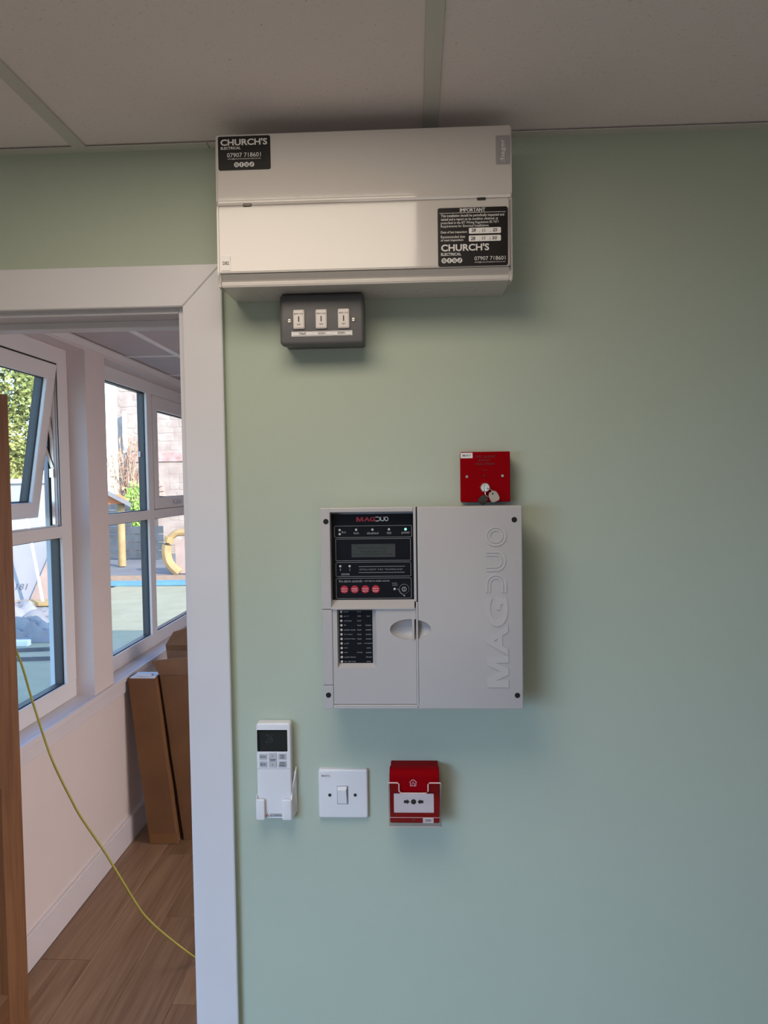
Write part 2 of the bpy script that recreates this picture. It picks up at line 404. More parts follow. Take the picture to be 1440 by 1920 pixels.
# ------------------------------------------------------------------ structure: the room beyond
CB = 2.262
ZS, ZH = .782, 2.225
W1A, W1B, W2A, W2B = .55, 1.735, 1.925, 3.57
bm = bmesh.new()
XI, XO = -1.36, -1.515
box(bm, XO, XI, .125, 3.8, -.1, ZS-.024); box(bm, XO, XI, .125, 3.8, ZH, 2.45)
box(bm, XO, XI, .125, W1A, ZS-.024, ZH); box(bm, XO, XI, W1B, W2A, ZS-.024, ZH); box(bm, XO, XI, W2B, 3.8, ZS-.024, ZH)
structure(obj('wall_left', bm, ROOMB))
structure(obj('wall_far', B(XO, 2.75, 3.8, 3.95, -.1, 2.45), ROOMB))
structure(obj('wall_east', B(1.6, 1.75, .125, 3.8, -.1, 2.45), ROOMB))
bm = bmesh.new(); box(bm, -1.75, 2.95, -4.05, 4.1, 2.46, 2.62)
structure(obj('roof', bm, mat('roof_felt', (.08, .08, .085), .9, var=.2)))
bsk = bmesh.new(); box(bsk, -1.36, -1.345, .125, 3.8, 0, .112); box(bsk, -1.36, -1.349, .125, 3.8, .112, .12)
structure(obj('baseboard_left', bsk, WHITE))
c2 = structure(obj('ceiling_beyond', B(-1.36, 1.6, .125, 3.8, 2.42, 2.45), TILE))
GX = [-1.098, -.498, .102, .702, 1.302]; GY = [.94, 1.54, 2.14, 2.74, 3.34]
for gx in GX: obj('grid_bar', B(gx-.012, gx+.012, .125, 3.8, CB, CB+.03), GRIDW, c2)
e2 = [-1.36]+GX+[1.6]
for gy in GY:
    for a, b in zip(e2, e2[1:]): obj('cross_bar', B(a+(.012 if a > -1.36 else 0), b-(.012 if b < 1.6 else 0), gy-.012, gy+.012, CB+.0004, CB+.03), GRIDW, c2)
gy2 = [.125]+GY+[3.8]
for a, b in zip(e2, e2[1:]):
    for c, d in zip(gy2, gy2[1:]): obj('ceiling_tile', B(a+.004, b-.004, c+.004, d-.004, CB+.004, CB+.018), TILEB, c2)
tr = empty_structure('trim_4')
obj('wall_angle', B(-1.36, -1.34, .125, 3.8, CB-.001, CB), UPVC, tr); obj('shadow_batten', B(-1.36, -1.352, .125, 3.8, CB-.028, CB-.001), UPVC, tr)
# sill board and apron
tr = empty_structure('trim_5')
for a, b in ((.125, 3.8),):
    bm = bmesh.new(); box(bm, -1.366, -1.345, a, b, ZS-.024, ZS, bev=.003)
    box(bm, -1.44, -1.366, W1A, W1B, ZS-.024, ZS); box(bm, -1.44, -1.366, W2A, W2B, ZS-.024, ZS)
    obj('sill_board', bm, WHITE, tr)
    obj('sill_apron', B(-1.36, -1.352, a, b, ZS-.074, ZS-.024, bev=.0015), WHITE, tr)

# windows --------------------------------------------------------
XF, XM, XE = -1.438, -1.451, -1.485
def yzring(bm, y0, y1, z0, z1, wy, wz0, wz1, x0, x1, bev=.004):
    box(bm, x0, x1, y0, y1, z0, z0+wz0, bev=bev, seg=2); box(bm, x0, x1, y0, y1, z1-wz1, z1, bev=bev, seg=2)
    box(bm, x0, x1, y0, y0+wy, z0+wz0-.004, z1-wz1+.004, bev=bev, seg=2); box(bm, x0, x1, y1-wy, y1, z0+wz0-.004, z1-wz1+.004, bev=bev, seg=2)
def pane(parent, y0, y1, z0, z1, x=XM-.002):
    p = obj('pane', B(x-.004, x, y0-.006, y1+.006, z0-.006, z1+.006), GLASS, parent)
    bm = bmesh.new(); t = .0035
    for q in ((y0-.001, y1+.001, z0-.001, z0+t), (y0-.001, y1+.001, z1-t, z1+.001), (y0-.001, y0+t, z0, z1), (y1-t, y1+.001, z0, z1)):
        box(bm, x+.0002, x+.003, *q)
    obj('gasket', bm, SEAL, parent); return p
def frame_bars(name, parent, bars, m_in=UPVC, ins=0.):
    bm = bmesh.new()
    for k, (y0, y1, z0, z1) in enumerate(bars): box(bm, XM, XF+k*.0005, y0, y1, z0, z1, bev=.003, seg=2)
    obj('frame', bm, m_in, parent)
    bm = bmesh.new()
    for k, (y0, y1, z0, z1) in enumerate(bars): box(bm, XE-k*.0005, XM-.0005, y0-.002, y1+.002, z0-.002, z1+.002)
    obj('outer_frame', bm, ANTH, parent)
w1 = empty_structure('window_1')
frame_bars('window_1', w1, [(W1A, W1B, ZS, .855), (W1A, W1B, 2.158, ZH), (W1A, .63, .852, 2.16), (1.652, W1B, .852, 2.16), (.628, 1.655, 1.455, 1.502)])
pane(w1, .63, 1.652, .855, 1.455)
# tilted top-hung sash
sp = bpy.data.objects.new('sash', None); C.objects.link(sp); sp.parent = w1
sa = .158
def tilt(bm):
    """hinge line at x=XF-.004, z=2.15: bottom swings outwards"""
    hx, hz = XF+.006, 2.152
    for v in bm.verts:
        dx, dz = v.co.x-hx, v.co.z-hz
        v.co.x = hx+dx*math.cos(sa)+dz*math.sin(sa); v.co.z = hz-dx*math.sin(sa)+dz*math.cos(sa)
    return bm
bpy.data.objects.remove(sp)
bm = bmesh.new(); yzring(bm, .634, 1.644, 1.53, 2.150, .062, .062, .062, XM, XF+.006); sash = obj('sash', tilt(bm), UPVC, w1, label='tilted open top-hung white sash')
bm = bmesh.new(); yzring(bm, .640, 1.638, 1.536, 2.144, .056, .056, .056, XE, XM-.0005, bev=0); obj('sash_outer', tilt(bm), ANTH, sash)
obj('pane', tilt(B(XM-.006, XM-.002, .69, 1.588, 1.586, 2.094)), GLASS, sash)
bm = bmesh.new()
for q in ((.695, 1.583, 1.591, 1.595), (.695, 1.583, 2.085, 2.089), (1.579, 1.583, 1.591, 2.089)): box(bm, XM-.002, XM+.002, *q)
obj('gasket', tilt(bm), SEAL, sash)
obj('sash_handle', tilt(B(XF+.006, XF+.03, 1.08, 1.2, 1.545, 1.565, bev=.005)), UPVC, sash)
bm = bmesh.new()
bar(bm, (-1.466, 1.646, 2.12), (-1.466, 1.646, 1.51), .012, .004); bar(bm, (-1.464, 1.640, 1.74), (-1.512, 1.636, 1.90), .012, .004); bar(bm, (-1.464, 1.640, 1.86), (-1.478, 1.636, 2.02), .012, .004)
box(bm, -1.473, -1.457, 1.632, 1.648, 1.70, 1.735)
obj('friction_stay', bm, CHROME, w1)
bm = bmesh.new(); box(bm, XM-.024, XM, 1.6475, 1.6525, 1.502, 2.158); box(bm, XM-.024, XM, .63, 1.652, 1.5015, 1.506)
obj('rebate', bm, UPVC, w1)
bm = bmesh.new(); box(bm, XF-.008, XF-.003, .63, 1.652, 2.1515, 2.158); box(bm, XF-.004, XF-.002, 1.6490, 1.6535, 1.503, 2.158); box(bm, XM-.027, XM-.024, 1.640, 1.652, 1.503, 2.158)
obj('gasket', bm, SEAL, w1)
w2 = empty_structure('window_2')
frame_bars('window_2', w2, [(W2A, W2B, ZS, .852), (W2A, W2B, 2.158, ZH), (W2A, 1.995, .85, 2.16), (3.49, W2B, .85, 2.16), (1.993, 3.492, 1.478, 1.528), (2.625, 2.70, .85, 2.16)])
pane(w2, 1.995, 2.625, .852, 1.478); pane(w2, 2.70, 3.49, .852, 1.478); pane(w2, 1.995, 2.625, 1.528, 2.158)
bm = bmesh.new(); yzring(bm, 2.703, 3.487, 1.531, 2.155, .062, .062, .075, XM, XF+.010); s2 = obj('sash', bm, UPVC, w2)
bm = bmesh.new(); yzring(bm, 2.703, 3.487, 1.531, 2.155, .062, .062, .075, XE, XM-.0005, bev=0); obj('sash_outer', bm, ANTH, s2)
obj('pane', B(XM-.006, XM-.002, 2.76, 3.43, 1.588, 2.085), GLASS, s2)
bm = bmesh.new()
for q in ((2.765, 3.425, 2.076, 2.080), (2.765, 3.425, 1.593, 1.597)): box(bm, XM-.002, XM+.001, *q)
obj('gasket', bm, SEAL, s2)
bm = bmesh.new(); box(bm, XF+.010, XF+.024, 3.02, 3.10, 1.548, 1.575, bev=.004); box(bm, XF+.018, XF+.03, 2.98, 3.10, 1.555, 1.569, bev=.004)
obj('sash_handle', bm, CHROME, s2, label='metal cockspur handle')
bm = bmesh.new(); box(bm, XE+.003, XE+.012, 2.612, 2.622, 1.815, 1.845); obj('vent_clip', bm, UPVC, w2)
# outer reveals in white render
bm = bmesh.new()
for a, b in ((W1A, W1B), (W2A, W2B)):
    box(bm, XO-.002, XE+.002, a-.03, a+.045, ZS-.02, ZH); box(bm, XO-.002, XE+.002, b-.06, b+.02, ZS-.02, ZH); box(bm, XO-.03, XE+.002, a, b, ZS-.03, ZS+.015)
structure(obj('trim_6', bm, mat('white_render', (.74, .76, .80), .8, var=.04, bump=.4, bscale=150)))

# oak door leaf, standing open at right angles into the room beyond
dr = empty_structure('door_1')
XD, DT = -1.2, .044
YA, YE, DT0, DTOP = .10, .868, .008, 1.935
st = .105
for a, b in ((YA, YA+st), (YE-st, YE)):
    obj('stile', B(XD-DT, XD, a, b, DT0, DTOP, bev=.002), OAKV, dr)
for a, b in ((DT0, .185), (.80, .925), (DTOP-.105, DTOP)):
    obj('rail', B(XD-DT+.0003, XD-.0003, YA+st, YE-st, a, b, bev=.0015), OAKH, dr)
for a, b in ((.185, .80), (.925, DTOP-.105)):
    bm = bmesh.new(); box(bm, XD-DT+.014, XD-.014, YA+st-.008, YE-st+.008, a-.008, b+.008); obj('door_panel', bm, OAKV, dr)
    bm = bmesh.new()
    for (y0, z0, y1, z1) in ((YA+st, a, YE-st, a), (YA+st, b, YE-st, b), (YA+st, a, YA+st, b), (YE-st, a, YE-st, b)):
        s_ = 1 if (z0 == a) else -1
        if y0 != y1: p_ = [(XD-.001, z0), (XD-.014, z0), (XD-.014, z0+(.013 if z0 == a else -.013))]; loft(bm, [[(x, y0, z) for x, z in p_], [(x, y1, z) for x, z in p_]])
        else: sg = 1 if y0 < .4 else -1; p_ = [(XD-.001, y0), (XD-.014, y0), (XD-.014, y0+.013*sg)]; loft(bm, [[(x, y, z0) for x, y in p_], [(x, y, z1) for x, y in p_]])
    obj('panel_bead', bm, OAKV, dr)
bm = bmesh.new()
for z in (.25, 1.70): box(bm, XD-.002, XD+.0015, YA-.005, YA+.03, z, z+.1)
obj('hinge', bm, CHROME, dr)

# ------------------------------------------------------------------ consumer unit
DBX0, DBX1, DBZ0, DBZ1 = -.306, .1535, 1.9722, 2.2085
db = thing('distribution_board', 'long cream metal fuse board with hinged flap mounted just under the ceiling', 'fuse board')
bm = bmesh.new(); box(bm, DBX0+.003, DBX1-.003, -.072, 0, DBZ0+.0008, DBZ1-.003, bev=.002); obj('back_box', bm, METALW, db)
def prof(name, pts, x0, x1, m, parent, bev=.0015):
    """profile in (y,z) swept along x"""
    bm = bmesh.new(); loft(bm, [[(x0, y, z) for y, z in pts], [(x1, y, z) for y, z in pts]])
    if bev: bmesh.ops.bevel(bm, geom=[e for e in bm.edges], offset=bev, segments=2, affect='EDGES')
    return obj(name, bm, m, parent)
prof('upper_cover', [(-.070, DBZ1), (-.1003, DBZ1-.001), (-.1005, 2.1045), (-.1015, 2.1000), (-.1010, 2.0985), (-.070, 2.0985)], DBX0+.0004, DBX1-.0004, METALW, db, .002)
prof('lower_lip', [(-.070, 1.9907), (-.1076, 1.9907), (-.0966, 1.9816), (-.0988, 1.9807), (-.0988, 1.9738), (-.0972, 1.9722), (-.070, 1.9722)], DBX0+.0047, DBX1-.0047, METALW, db, .0012)
for a, b in ((DBX0, DBX0+.0045), (DBX1-.0045, DBX1)):
    prof('end_cap', [(-.070, 2.099), (-.1015, 2.099), (-.1040, 1.993), (-.0985, 1.981), (-.1005, 1.978), (-.1005, 1.9712), (-.070, 1.9720)], a, b, METALW, db, .0015)
fl_ = prof('flap_door', [(-.0990, 2.0970), (-.1050, 2.0962), (-.1062, 2.0945), (-.1092, 1.9930), (-.1082, 1.9914), (-.0990, 1.9912)], DBX0+.0050, DBX1-.0050, METALW, db, .0014)
for px, pz in ((-0.2563,2.0964), (0.1057,2.0946)):
    obj('hinge_clip', B(px-.0065, px+.0065, -.1075, -.100, pz-.0022, pz+.0022, bev=.0006), DARKMET, db)
# knock-out rings pressed into the underside
for kx in (-.24, -.05, .02, .09):
    n = 20; bm = bmesh.new()
    ringo = [[(kx+r_*math.cos(2*math.pi*i/n), -.045+r_*math.sin(2*math.pi*i/n), z) for i in range(n)] for r_, z in ((.0145, DBZ0+.002), (.0145, DBZ0+.0002), (.0125, DBZ0+.0002), (.0125, DBZ0+.002))]
    loft(bm, ringo, False, False)
    obj('knockout', bm, METALW, db)
# stickers
FY = -.1005
def sticker(name, q, y, m, parent, rad=.003, t=.0006): return obj(name, PL(*q, y+.0012, y-t, rad=rad), m, parent)
def icon_row(bm, xs, z, rad, y):
    for x in xs: disc(bm, x, z, rad, y+.0002, y-.0003, n=18)
def icons(parent, xs, z, rad, y):
    bm = bmesh.new(); icon_row(bm, xs, z, rad, y); obj('icon', bm, PRINT, parent)
    bm = bmesh.new(); yy = y-.0004; r_ = rad*.5
    stroke(bm, rr(xs[0]-r_, xs[0]+r_, z-r_, z+r_, r_*.5, 3), rad*.16, yy+.0002, yy, closed=True)
    stroke(bm, [(xs[0]+r_*.5*math.cos(k*math.pi/5), z+r_*.5*math.sin(k*math.pi/5)) for k in range(10)], rad*.15, yy+.0002, yy, closed=True)
    text_into(bm, 'f', xs[1]-rad*.33, xs[1]+rad*.33, z-rad*.72, z+rad*.62, yy, bold=.02)
    text_into(bm, 'G', xs[2]-rad*.5, xs[2]+rad*.5, z-rad*.55, z+rad*.55, yy, bold=.02)
    stroke(bm, [(xs[3]+rad*.1, z+rad*.65), (xs[3]+rad*.1, z-rad*.3)], rad*.22, yy+.0002, yy)
    stroke(bm, [(xs[3]+rad*.1, z+rad*.6), (xs[3]+rad*.28, z+rad*.3), (xs[3]+rad*.6, z+rad*.2)], rad*.22, yy+.0002, yy)
    stroke(bm, [(xs[3]-rad*.18+rad*.28*math.cos(k*math.pi/5), z-rad*.32+rad*.28*math.sin(k*math.pi/5)) for k in range(10)], rad*.18, yy+.0002, yy, closed=True)
    obj('icon_mark', bm, BLACKL, parent)
s1 = sticker('contractor_sticker', (-0.3013,-0.2192,2.1524,2.2041), FY, BLACKL, db)
FT = FY-.0007
obj('lettering', T([("CHURCH'S", -0.2971,-0.2238,2.1899,2.2000, dict(bold=.028)), ("ELECTRICAL", -0.2969,-0.2659,2.1841,2.1881, dict(bold=.02)),
    ("07907 718601", -0.2871,-0.2343,2.1720,2.1785), ("info@churchselectrical.co.uk", -0.2864,-0.2344,2.1681,2.1706)], FT), PRINT, s1)
icons(s1, [-0.2727,2.1605, ][0:1] + [-0.2647,2.1606][0:1] + [-0.2568,2.1606][0:1] + [-0.2486,2.1606][0:1], [-0.2606,2.1605][1], .0038, FT)
s2_ = sticker('maker_label', (0.1291,0.1510,2.1480,2.1914), FY, GREYL, db, rad=.0015)
obj('lettering', T([(":hager", 0.1355,0.1444,2.1518,2.1863, dict(rot=True, bold=.01))], FT), PRINT, s2_)
FD = -.1091
def onflap(z): return -.1065-(z-2.0015)/(2.0955-2.0015)*.0025
s3 = sticker('inspection_sticker', (0.0387,0.1453,1.9929,2.0811), FD-.0003, BLACKL, db, rad=.003)
FT = FD-.0010
obj('lettering', T([("IMPORTANT", 0.0726,0.1116,2.0743,2.0799, dict(bold=.05)),
    ("This installation should be periodically inspected and", 0.0436,0.1399,2.0659,2.0711, dict(bold=.012)),
    ("tested and a report on its condition obtained, as", 0.0435,0.1305,2.0608,2.0656, dict(bold=.012)),
    ("prescribed in the IET Wiring Regulations BS 7671", 0.0435,0.1313,2.0555,2.0604, dict(bold=.012)),
    ("Requirements for Electrical Installations.", 0.0434,0.1171,2.0505,2.0553, dict(bold=.012)),
    ("Date of last inspection:", 0.0433,0.0836,2.0417,2.0462, dict(bold=.012)),
    ("Recommended date", 0.0432,0.0803,2.0353,2.0394, dict(bold=.012)), ("of next inspection:", 0.0432,0.0778,2.0297,2.0342, dict(bold=.012)),
    ("CHURCH'S", 0.0435,0.1168,2.0155,2.0263, dict(bold=.028)), ("ELECTRICAL", 0.0433,0.0740,2.0088,2.0132, dict(bold=.02)),
    ("07907 718601", 0.0943,0.1414,2.0007,2.0067), ("info@churchselectrical.co.uk", 0.0946,0.1414,1.9967,1.9991)], FT), PRINT, s3)
obj('rule_line', PL(0.0416,0.1423,2.0728,2.0734, FT+.0003, FT-.0003), PRINT, s3)
for q, dt in (((0.0861,0.1349,2.0412,2.0500), [("28", 0.0901,0.0966,2.0438,2.0486), (".", 0.1019,0.1029,2.0429,2.0439), ("11", 0.1064,0.1108,2.0433,2.0481), (".", 0.1181,0.1192,2.0428,2.0438), ("25", 0.1222,0.1291,2.0436,2.0485)]),
              ((0.0860,0.1348,2.0295,2.0384), [("28", 0.0888,0.0957,2.0313,2.0366), (".", 0.1018,0.1028,2.0304,2.0314), ("11", 0.1063,0.1107,2.0317,2.0365), ("/", 0.1172,0.1192,2.0310,2.0350), ("30", 0.1213,0.1286,2.0316,2.0364)])):
    pd = obj('date_box', PL(*q, FT+.0003, FT-.0003, rad=.0015), PAPER, s3)
    # sub-part depth limit: the handwriting is joined to the sticker
    obj('handwriting', T([d_ for d_ in dt], FT-.0004, bold=.012, shear=.12), INK, s3)
icons(s3, [0.0477,2.0014][0:1] + [0.0559,2.0014][0:1] + [0.0637,2.0014][0:1] + [0.0718,2.0015][0:1], [0.0596,2.0015][1], .0039, FT)
s4 = sticker('circuit_tag', (-0.2983,-0.2840,1.9960,2.0182), -.1092, PAPER, db, rad=.0005)
obj('lettering', T([("DB2", -0.2954,-0.2861,2.0046,2.0096, dict(bold=.005))], -.1099), INK, s4)

# ------------------------------------------------------------------ grey key switch box
ks = thing('test_switch_box', 'grey metal box with three key-operated test switches under the fuse board', 'switch')
KX0, KX1, KZ0, KZ1 = -.2187, -.0803, 1.8885, 1.9712
obj('back_box', PL(KX0+.002, KX1-.002, KZ0+.003, KZ1-.001, 0, -.040, rad=.006), GREYBOX, ks)
obj('front_plate', PL(KX0, KX1, KZ0, KZ1, -.040, -.0548, rad=.007, cham=.006, steps=4), GREYBOX, ks, smooth=True)
obj('gap_shadow', B(KX0+.004, KX1-.004, -.048, -.01, KZ1-.002, 1.9720), HOLE, ks)  # black strip standing in for the shadow between box and board
FK = -.0548
for q in ((-0.1957,-0.1772,1.9140,1.9451), (-0.1591,-0.1407,1.9138,1.9449), (-0.1227,-0.1040,1.9136,1.9452)):
    rk = obj('key_switch', PL(*q, FK+.002, FK-.0035, rad=.0022, cham=.0013), ROCK, ks, smooth=True)
    x0, x1, z0, z1 = q; cx = (x0+x1)/2; hw = (x1-x0)/2; hh = (z1-z0)
    obj('bezel', PL(x0+.0016, x1-.0016, z0+.0016, z1-.0010, FK-.0030, FK-.0042, rad=.0012, cham=.0006), ROCK, rk)
    obj('lettering', T([("EMG LTG", x0+.002, x1-.0025, z1-.0080, z1-.0060), ("TEST", cx-.0034, cx+.0034, z0+.0058, z0+.0080)], FK-.0043), INK, rk)
    obj('key_slot', B(cx-.0009, cx+.0009, FK-.0045, FK-.0040, z0+hh*.36, z0+hh*.64), INK, rk)
for sx, sz in ((-0.2023,1.9279), (-0.0978,1.9276)):
    bm = bmesh.new(); disc(bm, sx, sz, .0040, FK+.001, FK-.0022, n=16, cham=.0014); box(bm, sx-.003, sx+.003, FK-.0024, FK-.0021, sz-.0005, sz+.0005, mi=1)
    obj('screw', bm, [CHROME, INK], ks)
lb = obj('label_strip', PL(-0.1993,-0.0999,1.9026,1.9104, FK+.0003, FK-.0005), PAPER, ks)
bm = T([("TOILET", -0.1871,-0.1753,1.9051,1.9084), ("ROOM 1", -0.1552,-0.1430,1.9050,1.9084), ("ROOM 2", -0.1234,-0.1112,1.9048,1.9084)], FK-.0006, bold=.012)
for q in ((-0.1973,-0.1655,1.9042,1.9099), (-0.1650,-0.1334,1.9038,1.9096), (-0.1329,-0.1016,1.9033,1.9091)):
    stroke(bm, rr(q[0], q[1], q[2], q[3], 0), .00035, FK-.0004, FK-.0007, closed=True)
obj('lettering', bm, INK, lb)

# ------------------------------------------------------------------ fire alarm control panel
fp = thing('fire_alarm_panel', 'light grey wall-mounted fire alarm control panel with black display fascia', 'alarm panel')
PX0, PX1, PZ0, PZ1 = -.1536, .1672, 1.2982, 1.6232
D = .09
obj('housing', PL(PX0+.003, PX1-.003, PZ0+.003, PZ1-.003, 0, -.060, rad=.003), PANEL, fp)
# left module: strips round the display recess and the lower door
xl, xr_ = [-0.1376,1.5484][0], [-0.0048,1.5471][0]
xs_ = [0.0002,1.5471][0]                                           # seam between the modules
zt = [-0.0680,1.6157][1]; zl1 = [-0.0703,1.4599][1]; zl2 = [-0.1480,1.3371][1]; zdo = [-0.0726,1.3057][1]
YF = -D
def slab(name, x0, x1, z0, z1, yb=-.058, yf=YF, bev=.0012, m=PANEL): return obj(name, B(x0, x1, yf, yb, z0, z1, bev=bev), m, fp)
slab('side_strip', PX0, xl, zl1+.0004, PZ1); slab('side_strip', PX0+.0004, xl+.001, zl2+.0003, zl1-.0004); slab('side_strip', PX0+.0004, xl+.001, PZ0, zl2-.0003)
slab('top_lip', xl-.0008, xr_, zt, PZ1); slab('mid_strip', xr_, xs_-.0006, zl1+.012, PZ1)
slab('mid_strip', [-0.0021,1.3843][0], xs_+.0010, PZ0+.0005, zl1+.0115)
slab('bottom_lip', xl+.0008, xs_+.002, PZ0, zdo-.0004)
# sloping ledge beneath the display
za, zb = [-0.0712,1.4727][1], [-0.0702,1.4618][1]
bm = bmesh.new(); pr = [(-.060, za), (-.0745, za), (-.0915, zb), (-.0915, zb-.0015), (-.060, zb-.0015)]
loft(bm, [[(xl-.0005+.0, y, z) for y, z in pr], [(xr_+.0005, y, z) for y, z in pr]]); obj('ledge', bm, PANEL, fp)
# lower hinged door with a window for the indicator list
do = (-0.1363,-0.0025,1.3061,1.4610); di = (-0.1290,-0.0660,1.3647,1.4599); di2 = (-0.1268,-0.0728,1.3704,1.4564)
bm = bmesh.new(); ringplate(bm, do, di, -.062, -.0885, ydeep=-.0785, inner2=di2)
ld = obj('lower_door', bm, PANEL, fp)
# right hand cover
bm = PL(xs_+.0012, PX1, PZ0, PZ1, -.058, -.0915, rad=.0025, cham=.0022)
rc = obj('right_cover', bm, PANEL, fp)
gx, gz = -0.0111,1.4269; ga, gb = .0330, .0168
def ellipsoid(cx, cy, cz, a, b, c):
    bm = bmesh.new(); bmesh.ops.create_uvsphere(bm, u_segments=40, v_segments=20, radius=1)
    for v in bm.verts: v.co = Vector((cx+v.co.x*a, cy+v.co.y*b, cz+v.co.z*c))
    return bm
cut(ld, [obj('cutter', ellipsoid(gx, -.0895, gz, ga, .017, gb), HOLE)])
cut(rc, [obj('cutter', ellipsoid(gx, -.0920, gz, ga, .017, gb), HOLE)])
for o_ in (ld, rc):
    for p in o_.data.polygons: p.use_smooth = True
    o_.data.set_sharp_from_angle(angle=math.radians(28))
obj('grip_dish', (lambda b_: ([bmesh.ops.delete(b_, geom=[v for v in b_.verts if v.co.y < -.0885], context='VERTS')], b_)[1])(ellipsoid(gx, -.0888, gz, ga+.0004, .0180, gb+.0004)), PANEL, fp, smooth=True)
ra, rb = [-0.0088,1.4273][0], [-0.0047,1.4273][0]
obj('grip_rib', B(ra, rb, -.0900, -.070, gz-.0172, gz+.0172, bev=.0008), PANEL, fp)
# seam shadow gap with its small dog-legs
bm = bmesh.new(); box(bm, xs_-.0008, xs_+.0014, -.0880, -.058, PZ0+.001, PZ1-.001); obj('seam', bm, HOLE, fp)
# screw recesses
for sx, sz in ((-0.1441,1.6015), (0.1546,1.6011), (-0.1448,1.3212), (0.1577,1.3207)):
    bm = DI(sx, sz, .0043, -.085, -.0919 if sx > 0 else -.0904, n=18); obj('screw_recess', bm, HOLE, fp)
# embossed name up the cover
bm = bmesh.new(); YC = -.0914
mx0, mx1 = [0.1109,1.4099][0], [0.1447,1.4097][0]
for s_, q in (("M", (0.1105,0.1443,1.3339,1.3846)), ("A", (0.1097,0.1438,1.3850,1.4333)), ("G", (0.1084,0.1441,1.4312,1.4785))):
    if s_ == 'M': glyph_m(bm, *q, YC, rot=True, thick=.0012)
    else: text_into(bm, s_, *q, YC, bold=.03, rot=True, thick=.0012)
obj('embossed_letters', bm, PANEL, fp)
bm = bmesh.new(); SW = .0052
ox, oz = 0.1253,1.5754
EH = YC-.0012
for rr2, ww in ((.0152, .0032), (.0102, .0026)):
    stroke(bm, [(ox+rr2*math.cos(2*math.pi*k/40), oz+rr2*.95*math.sin(2*math.pi*k/40)) for k in range(40)], ww, YC, EH, closed=True)
# U lying on its side: open to the left; arch-shaped D: open downwards
def arc(cx, cz, rx, rz, a0, a1, n=14): return [(cx+rx*math.cos(math.radians(a0+(a1-a0)*k/n)), cz+rz*math.sin(math.radians(a0+(a1-a0)*k/n))) for k in range(n+1)]
ua, ub, uz0, uz1 = 0.1095,0.1393,1.5214,1.5506
uc = (uz0+uz1)/2; rz_ = (uz1-uz0)/2
da, db_, dz0, dz1 = 0.1104,0.1403,1.4857,1.5142
dc = (da+db_)/2
for q, ww in ((0, .0032), (.0050, .0026)):
    stroke(bm, [(ua, uz1-q)]+arc(ub-.0130, uc, .0130-q, rz_-q, 90, -90)+[(ua, uz0+q)], ww, YC, EH)
    stroke(bm, [(da+q, dz0)]+arc(dc, dz1-.0150, (db_-da)/2-q, .0150-q, 180, 0)+[(db_-q, dz0)], ww, YC, EH)
obj('embossed_letters', bm, PANEL, fp)
# display fascia
fq = (-0.1369,-0.0038,1.4724,1.6115)
fa = obj('display_fascia', PL(*fq, -.060, -.0715), FASCIA, fp)
YD = -.0716
bm = bmesh.new()
for q, rd in (((-0.1326,-0.0076,1.5743,1.5929), .002), ((-0.1310,-0.0097,1.5364,1.5719), .0012), ((-0.1312,-0.0097,1.5108,1.5338), .0018), ((-0.1313,-0.0094,1.4748,1.5077), .002)):
    stroke(bm, rr(*q, rd, 4), .0005, YD, YD-.0004, closed=True)
for q in ((-0.0942,-0.0189,1.5264,1.5270), (-0.0944,-0.0199,1.5166,1.5172)): plate(bm, *q, YD, YD-.0003)
stroke(bm, [(-0.0330,1.4900), (-0.0298,1.4891), (-0.0281,1.4847), (-0.0247,1.4812), (-0.0210,1.4796)], .0006, YD, YD-.0004)
disc(bm, -0.0206,1.4786, .0012, YD, YD-.0004, n=10)
obj('legend_frame', bm, PRINTD, fa)
obj('lettering', T([("fire", -0.1212,-0.1144,1.5813,1.5850), ("fault", -0.1016,-0.0928,1.5796,1.5833), ("disabled", -0.0798,-0.0615,1.5791,1.5829), ("test", -0.0478,-0.0402,1.5793,1.5831), ("power", -0.0238,-0.0104,1.5783,1.5826),
    ("1", -0.1246,-0.1235,1.5203,1.5238), ("2", -0.1099,-0.1078,1.5202,1.5237), ("zones", -0.1227,-0.1094,1.5128,1.5159),
    ("I N T E L L I G E N T   F I R E   T E C H N O L O G Y", -0.0930,-0.0228,1.5206,1.5232),
    ("fire alarm controls", -0.1268,-0.0889,1.5012,1.5054, dict(bold=.015)), ("- turn key to enable controls", -0.0868,-0.0447,1.5010,1.5049),
    ("controls", -0.0402,-0.0323,1.4984,1.5004), ("enabled", -0.0402,-0.0318,1.4952,1.4973)], YD, thick=.0003), PRINTD, fa, kind='stuff')
bm = T([("AG", -0.0848,-0.0662,1.6000,1.6073, dict(bold=.04))], YD); glyph_m(bm, -0.0969,-0.0857,1.5999,1.6071, YD)
obj('logo_print', bm, REDT, fa)
bm = bmesh.new(); q = (-0.0658,-0.0586,1.6001,1.6073); 
stroke(bm, [(q[0], q[3]-.0005)]+arc((q[0]+q[1])/2, (q[2]+q[3])/2, (q[1]-q[0])/2, (q[3]-q[2])/2-.0005, 90, -90)+[(q[0], q[2]+.0005)], .0014, YD, YD-.0003)
q = (-0.0573,-0.0519,1.6001,1.6074); stroke(bm, [(q[0], q[3])]+[(q[0], q[2]+.003)]+arc((q[0]+q[1])/2, q[2]+.003, (q[1]-q[0])/2, .0024, 180, 360, 8)+[(q[1], q[3])], .0014, YD, YD-.0003)
cx_, cz_ = -0.0481,1.6038; stroke(bm, [(cx_+.0026*math.cos(k*math.pi/9), cz_+.0031*math.sin(k*math.pi/9)) for k in range(18)], .0014, YD, YD-.0003, closed=True)
obj('logo_print', bm, PRINT, fa)
